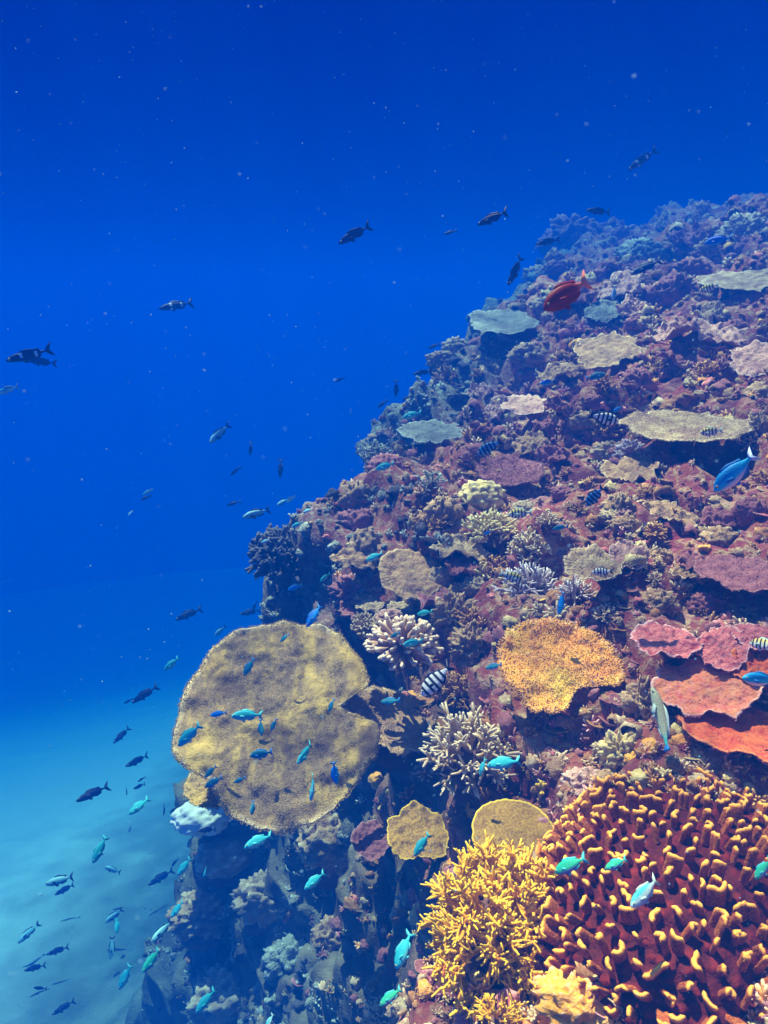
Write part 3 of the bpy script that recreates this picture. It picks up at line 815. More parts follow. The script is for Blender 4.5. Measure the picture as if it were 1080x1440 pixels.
for (lb, u, v, w_, h_, mt, sd) in (
    ('blue grey coral mound on the shaded lower slope, highest of the lower mounds', 372, 1262, 84, 64, 'pale', 201),
    ('dim greenish coral mound on the lower slope left of the blue grey one', 286, 1286, 90, 56, 'tan2', 202),
    ('broad dim coral mound at the bottom edge of the lower slope', 330, 1398, 120, 76, 'pale', 203),
    ('small dim knob of coral on the dark wall near the horn coral', 468, 1318, 56, 50, 'tan2', 204),
    ('dim teal coral mound between the lower slope mounds', 410, 1352, 76, 60, 'teal', 205)):
    mound(lb, u, v, w_, h_, M[mt], 0.5, 4.5, sd)

def colonies():
    rs = np.random.default_rng(77)
    kinds = [('shelf', 'mauve', 'mauve ruffled shelf coral among the crowded corals of the slope', 'mauve shelf corals on the slope'),
             ('shelf', 'cream', 'cream brown ruffled shelf coral among the crowded corals of the slope', 'cream shelf corals on the slope'),
             ('shelf', 'tan2', 'tan ruffled shelf coral among the crowded corals of the slope', 'tan shelf corals on the slope'),
             ('shelf', 'palepink', 'rosy ruffled shelf coral among the crowded corals of the slope', 'rosy shelf corals on the slope'),
             ('head', 'tan2', 'brown knobbly coral head among the crowded corals of the slope', 'brown coral heads on the slope'),
             ('head', 'pale', 'pale knobbly coral head among the crowded corals of the slope', 'pale coral heads on the slope'),
             ('head', 'mauve', 'mauve knobbly coral head among the crowded corals of the slope', 'mauve coral heads on the slope'),
             ('bush', 'brown', 'brown bushy coral among the crowded corals of the slope', 'brown bushy corals on the slope'),
             ('bush', 'white', 'whitish bushy coral among the crowded corals of the slope', 'whitish bushy corals on the slope')]
    avoid = [(962, 600, 95), (852, 492, 50), (850, 437, 40), (706, 452, 60), (606, 606, 50), (738, 569, 40), (1062, 506, 50), (783, 932, 105), (835, 793, 55), (884, 780, 40),
             (935, 902, 60), (1016, 912, 60), (1066, 894, 50), (992, 968, 80), (1048, 1030, 90), (578, 806, 60), (716, 663, 55), (678, 700, 45), (690, 752, 50), (745, 832, 60),
             (810, 838, 40), (1038, 806, 65), (606, 682, 35), (618, 820, 30), (566, 912, 70), (647, 980, 50), (664, 1068, 80), (900, 358, 40), (1050, 326, 45), (1042, 396, 60), (742, 776, 45), (921, 752, 30)]
    n = 0
    while n < 105:
        u = rs.uniform(480, 1080); v = rs.uniform(290, 900)
        g, gn, d = ground(u, v)
        if g is None or d > 20 or d < 2.6: continue
        if any(math.hypot(u - a, (v - b) * 1.3) < r for a, b, r in avoid): continue
        kd, mt, lb, grp = kinds[rs.choice(9, p=[.15, .05, .09, .05, .17, .09, .17, .14, .09])]
        px = rs.uniform(14, 38) * (1.0 if d < 9 else 0.7)
        avoid.append((u, v, px * 0.8))
        if kd == 'shelf':
            o = plate(lb, u, v, px, px * rs.uniform(0.30, 0.5), M[mt], 0.04, rs.uniform(0.34, 0.6), 0.40, 300 + n, 0, cup=rs.uniform(-0.05, 0.14), ripple=0.006 * d, thick=0.006 * d,
                  roll=rs.uniform(-18, 18), nphi=64, nr=14, name='shelf_coral', cat='shelf coral', group=grp)
        elif kd == 'head':
            o = mound(lb, u, v, px * 1.4, px * rs.uniform(0.8, 1.3), M[mt], rs.uniform(0.4, 0.8), rs.uniform(3, 6), 300 + n, name='coral_head', cat='coral head', group=grp, nu=40, nv=24)
        else:
            o = bush(lb, u, v, px * 1.5, px * 1.2, M[mt], nb=26, r=0.07, forks=3, fl=0.28, seed=300 + n, sides=5, name='bushy_coral', cat='bushy coral', group=grp)
        n += 1
colonies()

# ------------------------------------------------------------------ low growth that covers the reef between the corals
def growth():
    rs = np.random.default_rng(99)
    GM = [M['mauve'], M['brown'], M['tan2'], M['cream'], M['white'], M['pink'], M['lemon'], M['orange'], M['teal'], M['dark']]
    PWN = np.array([.06, .16, .10, .14, .04, .14, .16, .20])
    PW = np.array([.31, .25, .12, .08, .07, .09, .05, .03]); PW = PW / PW.sum()
    # templates
    tmpl = []
    for s in range(4):                                   # finger clumps
        mb = MB(); r = np.random.default_rng(s)
        for D in fib_dirs(11 + 3 * s, 1.4, r, 0.2):
            L = 0.6 + 0.4 * r.random()
            tube(mb, [D * 0.1, D * 0.6 * L + r.normal(size=3) * 0.06, D * L], [0.13, 0.12, 0.07], 5, [0, 0.4, 1])
        tmpl.append(mb)
    for s in range(4):                                   # knobs
        mb = MB(); lumpy(mb, (0, 0, 0), (0.8, 0.7, 0.65), 0.7, 3.2, s + 3, 16, 10, low=-0.5); tmpl.append(mb)
    for s in range(3):                                   # small plates
        mb = MB(); r = np.random.default_rng(s + 50)
        n = 18; ph = np.arange(n) * 2 * math.pi / n
        R = 1 + 0.25 * fbm(np.stack([np.cos(ph) * 1.6, np.sin(ph) * 1.6, np.full(n, s * 4.1)], -1), 3, s)
        V = [(0, 0, 0.12)]; T = [0]
        for fr, z, t in ((0.5, 0.15, 0.0), (0.88, 0.22, 0.3), (1.0, 0.24, 1.0), (0.95, 0.16, 0.3), (0.4, -0.05, 0)):
            for k in range(n): V.append((R[k] * fr * math.cos(ph[k]), R[k] * fr * math.sin(ph[k]), z + 0.04 * math.sin(3 * ph[k] + s))); T.append(t)
        V.append((0, 0, -0.5)); T.append(0)
        F = [(0, 1 + k, 1 + (k + 1) % n) for k in range(n)]
        for i in range(4):
            F += [(1 + i * n + k, 1 + (i + 1) * n + k, 1 + (i + 1) * n + (k + 1) % n, 1 + i * n + (k + 1) % n) for k in range(n)]
        F += [(1 + 4 * n + k, 5 * n + 1, 1 + 4 * n + (k + 1) % n) for k in range(n)]
        mb.add(V, F, T); tmpl.append(mb)
    V = []; F = []; MI = []; T = []; nv = 0
    N = 0
    while N < 8200:
        u = rs.uniform(60, 1250) if N % 4 else rs.uniform(1080, 1900); v = rs.uniform(260, 1500)
        if N >= 6200: v = rs.uniform(255, 720)
        g, n, d = ground(u, v)
        if g is None or d > 22 or g.z < -5.3: continue
        big = 0.016 + 0.020 * rs.random() ** 2
        s = big * (0.95 + 0.30 * d / 2.0) * (0.6 + 0.9 * rs.random() ** 2)
        if N >= 6200:
            if d < 4.2: continue
            s = 0.0085 * d * (0.5 + 1.3 * rs.random() ** 2.5)
        k = rs.choice(11, p=np.array([.14] * 4 + [.09] * 4 + [.08 / 3] * 3))
        mb = tmpl[k]
        ax = np.array(n) * 0.6 + np.array([0, 0, 0.8]) + 0.25 * rs.normal(size=3)
        if k >= 8: ax = np.array(n) * 0.25 + np.array([0, -0.1, 0.9]) + 0.12 * rs.normal(size=3)
        X, Y, Z = frame(ax); a = rs.random() * 6.28
        X, Y = X * math.cos(a) + Y * math.sin(a), Y * math.cos(a) - X * math.sin(a)
        P = np.concatenate(mb.v) * s * np.array([1, 1, 0.8 + 0.5 * rs.random()])
        P = P[:, 0:1] * X + P[:, 1:2] * Y + P[:, 2:3] * Z + np.array(g)
        if k >= 8: P = P + np.array(n) * s * 0.1
        V.append(P); T.append(np.concatenate(mb.t))
        F.extend([tuple(i + nv for i in q) for q in mb.f])
        outer = d > 3.9 and g.x - edge_x(g.y) < 0.9  # outer growth takes blue green and dark colours as painted haze
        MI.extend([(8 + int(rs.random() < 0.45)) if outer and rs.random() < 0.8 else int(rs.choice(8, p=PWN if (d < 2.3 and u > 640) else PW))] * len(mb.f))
        nv += len(P); N += 1
    me = bpy.data.meshes.new('reef_growth')
    me.from_pydata(np.concatenate(V).tolist(), [], F)
    at_ = me.attributes.new('tip', 'FLOAT', 'POINT'); at_.data.foreach_set('value', np.concatenate(T).astype(np.float32))
    for m in GM: me.materials.append(m)
    me.polygons.foreach_set('material_index', MI)
    me.polygons.foreach_set('use_smooth', [True] * len(me.polygons))
    o = bpy.data.objects.new('reef_growth', me); COL.objects.link(o)
    o['kind'] = 'stuff'; o['label'] = 'low brown and pale coral growth covering the reef rock'
growth()

# ------------------------------------------------------------------ fish
def fish_mat(name, back, side, belly, rough=0.5, bars=None, barcol=(0.01, 0.012, 0.02), tail=None, spots=None):
    """countershaded body: back / side / belly by height, optional dark bars or pale saddles along the length"""
    m, nt, b = new_mat(name)
    b.inputs['Roughness'].default_value = rough
    b.inputs['Specular IOR Level'].default_value = 0.15
    co = nd(nt, 'ShaderNodeTexCoord').outputs['Object']
    sp = nd(nt, 'ShaderNodeSeparateXYZ'); nt.links.new(co, sp.inputs[0])
    n = noise(nt, co, 30, 3)
    zz = nd(nt, 'ShaderNodeMath', operation='MULTIPLY_ADD'); nt.links.new(n, zz.inputs[0]); zz.inputs[1].default_value = 0.05; nt.links.new(sp.outputs['Z'], zz.inputs[2])
    c = mixc(nt, rng_(nt, zz.outputs[0], 0.03, 0.12), side, back)
    c = mixc(nt, rng_(nt, zz.outputs[0], -0.10, -0.02, 1, 0), c, belly)
    xx = nd(nt, 'ShaderNodeMath', operation='MULTIPLY_ADD'); nt.links.new(n, xx.inputs[0]); xx.inputs[1].default_value = 0.02; nt.links.new(sp.outputs['X'], xx.inputs[2])
    def band(x0, hw, col, cc):
        d = nd(nt, 'ShaderNodeMath', operation='SUBTRACT'); nt.links.new(xx.outputs[0], d.inputs[0]); d.inputs[1].default_value = x0 + 0.01
        a = nd(nt, 'ShaderNodeMath', operation='ABSOLUTE'); nt.links.new(d.outputs[0], a.inputs[0])
        return mixc(nt, rng_(nt, a.outputs[0], hw * 0.8, hw * 1.15, 1, 0), cc, col)
    for (x0, hw) in bars or []: c = band(x0, hw, barcol, c)
    for (x0, hw, col) in spots or []: c = band(x0, hw, col, c)
    if tail: c = mixc(nt, rng_(nt, xx.outputs[0], -0.30, -0.18, 1, 0), c, tail)
    vs = nd(nt, 'ShaderNodeTexVoronoi'); vs.inputs['Scale'].default_value = 38; nt.links.new(co, vs.inputs['Vector'])
    nt.links.new(c, b.inputs['Base Color'])
    bump(nt, b, vs.outputs['Distance'], 0.25, 0.004)
    return m
def fin_mat(name, c1, c2):
    m, nt, b = new_mat(name)
    b.inputs['Roughness'].default_value = 0.5
    co = nd(nt, 'ShaderNodeTexCoord').outputs['Object']
    wv = nd(nt, 'ShaderNodeTexWave', bands_direction='Z'); wv.inputs['Scale'].default_value = 14; wv.inputs['Distortion'].default_value = 1.5
    nt.links.new(co, wv.inputs['Vector'])
    nt.links.new(mixc(nt, wv.outputs['Fac'], c1, c2), b.inputs['Base Color'])
    return m
M_EYE, _n, _b = new_mat('fish_eye'); _b.inputs['Base Color'].default_value = (0.55, 0.5, 0.35, 1); _b.inputs['Roughness'].default_value = 0.2
M_PUP, _n, _b = new_mat('fish_pupil'); _b.inputs['Base Color'].default_value = (0.004, 0.004, 0.006, 1); _b.inputs['Roughness'].default_value = 0.1

def body_mesh(deep, wide, bendk, snout=1.0):
    xs = np.array([0.5, 0.485, 0.45, 0.40, 0.32, 0.22, 0.10, -0.02, -0.14, -0.24, -0.31, -0.36, -0.39])
    tp = np.array([0.0, 0.16, 0.36, 0.58, 0.82, 0.97, 1.0, 0.93, 0.72, 0.46, 0.27, 0.20, 0.22]) * deep
    bt = np.array([0.02, 0.14, 0.34, 0.54, 0.78, 0.97, 1.02, 0.92, 0.68, 0.42, 0.25, 0.20, 0.22]) * deep * 0.96
    ww = np.array([0.0, 0.30, 0.60, 0.82, 0.98, 1.0, 0.95, 0.82, 0.62, 0.38, 0.20, 0.12, 0.05]) * wide
    ns = 14; V = []; F = []
    for i, x in enumerate(xs):
        for k in range(ns):
            a = 2 * math.pi * k / ns
            cy, sz = math.cos(a), math.sin(a)
            y = ww[i] * np.sign(cy) * abs(cy) ** 0.9
            z = (tp[i] if sz > 0 else bt[i]) * sz - 0.012 * (x > 0.3) * (x - 0.3) / 0.2
            V.append((x, y + bendk * (min(x, 0.15) - 0.15) ** 2, z))
    n = len(xs)
    for i in range(n - 1):
        for k in range(ns):
            k2 = (k + 1) % ns
            F.append((i * ns + k, i * ns + k2, (i + 1) * ns + k2, (i + 1) * ns + k))
    F.append(tuple(range(ns - 1, -1, -1))); F.append(tuple((n - 1) * ns + k for k in range(ns)))
    mb = MB(); mb.add(V, F); return mb
def fin(outline, y0=0.0, th=0.006, bendk=0.0, hinge=None):
    """thin fin with thickness: outline in (x, z); thick at the root, sharp at the rim"""
    n = len(outline); V = []
    cx = sum(p[0] for p in outline) / n; cz = sum(p[1] for p in outline) / n
    for s in (1, -1):
        for (x, z) in outline:
            y = y0 + bendk * (min(x, 0.15) - 0.15) ** 2 + s * th * 0.3
            V.append((x, y, z))
        V.append((cx, y0 + bendk * (min(cx, 0.15) - 0.15) ** 2 + s * th, cz))
    F = []
    for k in range(n):
        k2 = (k + 1) % n
        F.append((n, k, k2)); F.append((n + 1 + n, n + 1 + k2, n + 1 + k))
        F.append((k, n + 1 + k, n + 1 + k2, k2))
    mb = MB(); mb.add(V, F); return mb
def ball(c, r, sq=(1, 1, 1)):
    mb = MB(); nu, nv = 10, 7; V = []; F = []
    for i in range(nv):
        t = math.pi * i / (nv - 1)
        for k in range(nu):
            p = 2 * math.pi * k / nu
            V.append((c[0] + r * sq[0] * math.sin(t) * math.cos(p), c[1] + r * sq[1] * math.cos(t), c[2] + r * sq[2] * math.sin(t) * math.sin(p)))
    for i in range(nv - 1):
        for k in range(nu):
            F.append((i * nu + k, (i + 1) * nu + k, (i + 1) * nu + (k + 1) % nu, i * nu + (k + 1) % nu))
    mb.add(V, F); return mb

def make_fish(spec, bendk):
    """one prototype: list of (name, mesh, sub parts); the mesh data is shared by its copies"""
    deep, wide = spec['deep'], spec['wide']
    fk = spec.get('fork', 0.5); tl = spec.get('tail', 0.17); sp = spec.get('span', 0.17)
    res = []
    def keep(mb, name, mat, subs=()):
        o = mb.build(name, mat); me = o.data
        bpy.data.objects.remove(o); res.append((name, me, subs)); return me
    def raw(mb, name, mat):
        o = mb.build(name, mat); me = o.data; bpy.data.objects.remove(o); return me
    keep(body_mesh(deep, wide, bendk), 'body', spec['body'])
    x0 = -0.365; h = deep * 0.2
    xt = x0 - tl
    keep(fin([(x0, h), (x0 - tl * .35, h + (sp - h) * .55), (xt, sp), (xt + tl * .12, sp * .72), (x0 - tl * (1 - fk) - .01, sp * .25), (x0 - tl * (1 - fk), 0),
              (x0 - tl * (1 - fk) - .01, -sp * .25), (xt + tl * .12, -sp * .72), (xt, -sp), (x0 - tl * .35, -h - (sp - h) * .55), (x0, -h)], 0, 0.010, bendk), 'tail_fin', spec['tailm'])
    dh = spec.get('dorsal', 0.055)
    keep(fin([(0.20, deep * .93), (0.12, deep * .98 + dh * .8), (0.0, deep * .92 + dh), (-0.12, deep * .72 + dh * .85), (-0.24, deep * .45 + dh * 1.1), (-0.27, deep * .36), (-0.14, deep * .58), (0.02, deep * .78), (0.14, deep * .82)], 0, 0.010, bendk), 'dorsal_fin', spec['fin'])
    keep(fin([(-0.02, -deep * .86), (-0.10, -deep * .72 - dh * .9), (-0.24, -deep * .42 - dh * .9), (-0.27, -deep * .32), (-0.14, -deep * .62)], 0, 0.010, bendk), 'anal_fin', spec['fin'])
    keep(fin([(0.16, -deep * .92), (0.10, -deep - dh * .9), (0.03, -deep - dh * .6), (0.07, -deep * .92)], wide * 0.2, 0.008), 'pelvic_fin', spec['fin'])
    for s in (1, -1):
        mb = fin([(0.24, -0.015), (0.19, 0.02), (0.09, 0.0), (0.06, -0.05), (0.13, -0.07), (0.21, -0.045)], 0, 0.006)
        V = mb.v[0].copy(); V[:, 1] += s * (wide * 0.95 + (0.24 - V[:, 0]) * 0.35); mb.v[0] = V
        keep(mb, 'pectoral_fin', spec['fin'])
    er = spec.get('eye', 0.026)
    for s in (1, -1):
        pm = raw(ball((0.408, s * wide * 0.93, deep * 0.20), er * 0.6, (1, 0.5, 1)), 'pupil', M_PUP)
        keep(ball((0.405, s * wide * 0.80, deep * 0.20), er, (1, 0.55, 1)), 'eye', M_EYE, (('pupil', pm),))
    return res
def spec(body, fin_, tailm=None, **k):
    d = dict(body=body, fin=fin_, tailm=tailm or fin_); d.update(k); return d
F_TUR = fin_mat('turquoise_fin', (0.03, 0.42, 0.48), (0.10, 0.55, 0.60))
F_NAVY = fin_mat('navy_fin', (0.002, 0.004, 0.04), (0.004, 0.008, 0.05))
F_BLUE = fin_mat('blue_fin', (0.01, 0.10, 0.40), (0.03, 0.25, 0.60))
F_RED = fin_mat('red_fin', (0.90, 0.18, 0.10), (0.95, 0.36, 0.24))
F_DKRED = fin_mat('maroon_fin', (0.26, 0.02, 0.02), (0.40, 0.04, 0.03))
F_ORA = fin_mat('orange_fin', (0.80, 0.20, 0.02), (0.9, 0.35, 0.05))
F_PALE = fin_mat('pale_fin', (0.35, 0.50, 0.48), (0.5, 0.62, 0.55))
KINDS = {
 'chromis': dict(size=0.085, n='blue_green_fish', s=spec(fish_mat('turquoise_scales', (0.02, 0.36, 0.46), (0.04, 0.56, 0.62), (0.20, 0.66, 0.66)), F_TUR, deep=0.165, wide=0.075, fork=0.55, tail=0.16)),
 'teal': dict(size=0.085, n='teal_fish', s=spec(fish_mat('dark_teal_scales', (0.008, 0.12, 0.22), (0.02, 0.26, 0.34), (0.05, 0.36, 0.42)), F_BLUE, deep=0.17, wide=0.075, fork=0.5, tail=0.16)),
 'green': dict(size=0.095, n='green_fish', s=spec(fish_mat('green_scales', (0.02, 0.40, 0.26), (0.05, 0.55, 0.32), (0.25, 0.16, 0.50)), F_TUR, deep=0.17, wide=0.08, fork=0.5, tail=0.15)),
 'silver': dict(size=0.095, n='silvery_blue_fish', s=spec(fish_mat('silver_blue_scales', (0.05, 0.45, 0.55), (0.55, 0.72, 0.70), (0.20, 0.35, 0.75)), F_PALE, deep=0.16, wide=0.075, fork=0.5, tail=0.15)),
 'dark': dict(size=0.26, n='dark_fish', s=spec(fish_mat('navy_scales', (0.0015, 0.004, 0.05), (0.002, 0.006, 0.06), (0.004, 0.012, 0.09)), F_NAVY, deep=0.112, wide=0.065, fork=0.65, tail=0.17, span=0.17)),
 'pale': dict(size=0.23, n='two_tone_fish', s=spec(fish_mat('two_tone_scales', (0.42, 0.72, 0.72), (0.18, 0.42, 0.48), (0.01, 0.02, 0.06)), F_NAVY, deep=0.135, wide=0.07, fork=0.6, tail=0.16)),
 'saddle': dict(size=0.34, n='banded_dark_fish', s=spec(fish_mat('white_banded_scales', (0.006, 0.009, 0.03), (0.010, 0.014, 0.045), (0.02, 0.03, 0.07), spots=[(0.14, 0.035, (0.7, 0.8, 0.85)), (-0.17, 0.03, (0.6, 0.72, 0.8))]), F_NAVY, deep=0.105, wide=0.065, fork=0.6, tail=0.17)),
 'sergeant': dict(size=0.14, n='striped_fish', s=spec(fish_mat('black_white_bars', (0.55, 0.60, 0.60), (0.72, 0.76, 0.76), (0.75, 0.78, 0.80), bars=[(0.36, 0.035), (0.21, 0.034), (0.07, 0.034), (-0.07, 0.034), (-0.21, 0.03)]), F_NAVY, deep=0.20, wide=0.08, fork=0.7, tail=0.19, span=0.18, dorsal=0.06)),
 'ysergeant': dict(size=0.13, n='striped_fish', s=spec(fish_mat('yellow_backed_bars', (0.75, 0.62, 0.12), (0.72, 0.74, 0.62), (0.70, 0.74, 0.76), bars=[(0.34, 0.030), (0.21, 0.030), (0.08, 0.030), (-0.06, 0.030), (-0.20, 0.028)]), F_PALE, deep=0.20, wide=0.08, fork=0.5, tail=0.15, dorsal=0.06)),
 'bluesergeant': dict(size=0.15, n='striped_fish', s=spec(fish_mat('blue_black_bars', (0.05, 0.20, 0.50), (0.12, 0.32, 0.62), (0.14, 0.35, 0.6), bars=[(0.36, 0.04), (0.21, 0.04), (0.07, 0.04), (-0.07, 0.04), (-0.21, 0.03)]), F_NAVY, deep=0.20, wide=0.08, fork=0.7, tail=0.18, span=0.17, dorsal=0.06)),
 'parrot': dict(size=0.17, n='red_fish', s=spec(fish_mat('maroon_scales', (0.22, 0.012, 0.012), (0.36, 0.030, 0.022), (0.18, 0.010, 0.012), tail=(0.90, 0.22, 0.12)), F_DKRED, F_RED, deep=0.20, wide=0.10, fork=0.35, tail=0.17, span=0.20)),
 'blue': dict(size=0.16, n='bright_blue_fish', s=spec(fish_mat('bright_blue_scales', (0.006, 0.22, 0.55), (0.02, 0.50, 0.75), (0.75, 0.66, 0.75)), F_BLUE, fin_mat('white_blue_tail', (0.35, 0.50, 0.85), (0.5, 0.6, 0.9)), deep=0.185, wide=0.09, fork=0.65, tail=0.17, span=0.17)),
 'vivid': dict(size=0.09, n='vivid_blue_fish', s=spec(fish_mat('vivid_blue_scales', (0.004, 0.12, 0.60), (0.01, 0.32, 0.80), (0.05, 0.45, 0.80)), F_BLUE, deep=0.16, wide=0.075, fork=0.5, tail=0.15)),
 'wrasse': dict(size=0.19, n='slender_fish', s=spec(fish_mat('olive_green_scales', (0.30, 0.26, 0.16), (0.42, 0.48, 0.30), (0.06, 0.42, 0.30), tail=(0.03, 0.50, 0.46)), F_PALE, F_BLUE, deep=0.095, wide=0.06, fork=0.1, tail=0.10, span=0.06, dorsal=0.035, eye=0.018)),
 'orange': dict(size=0.055, n='orange_fish', s=spec(fish_mat('orange_scales', (0.80, 0.16, 0.015), (0.90, 0.28, 0.03), (0.9, 0.38, 0.08)), F_ORA, deep=0.17, wide=0.08, fork=0.3, tail=0.13)),
}
PROTO = {}
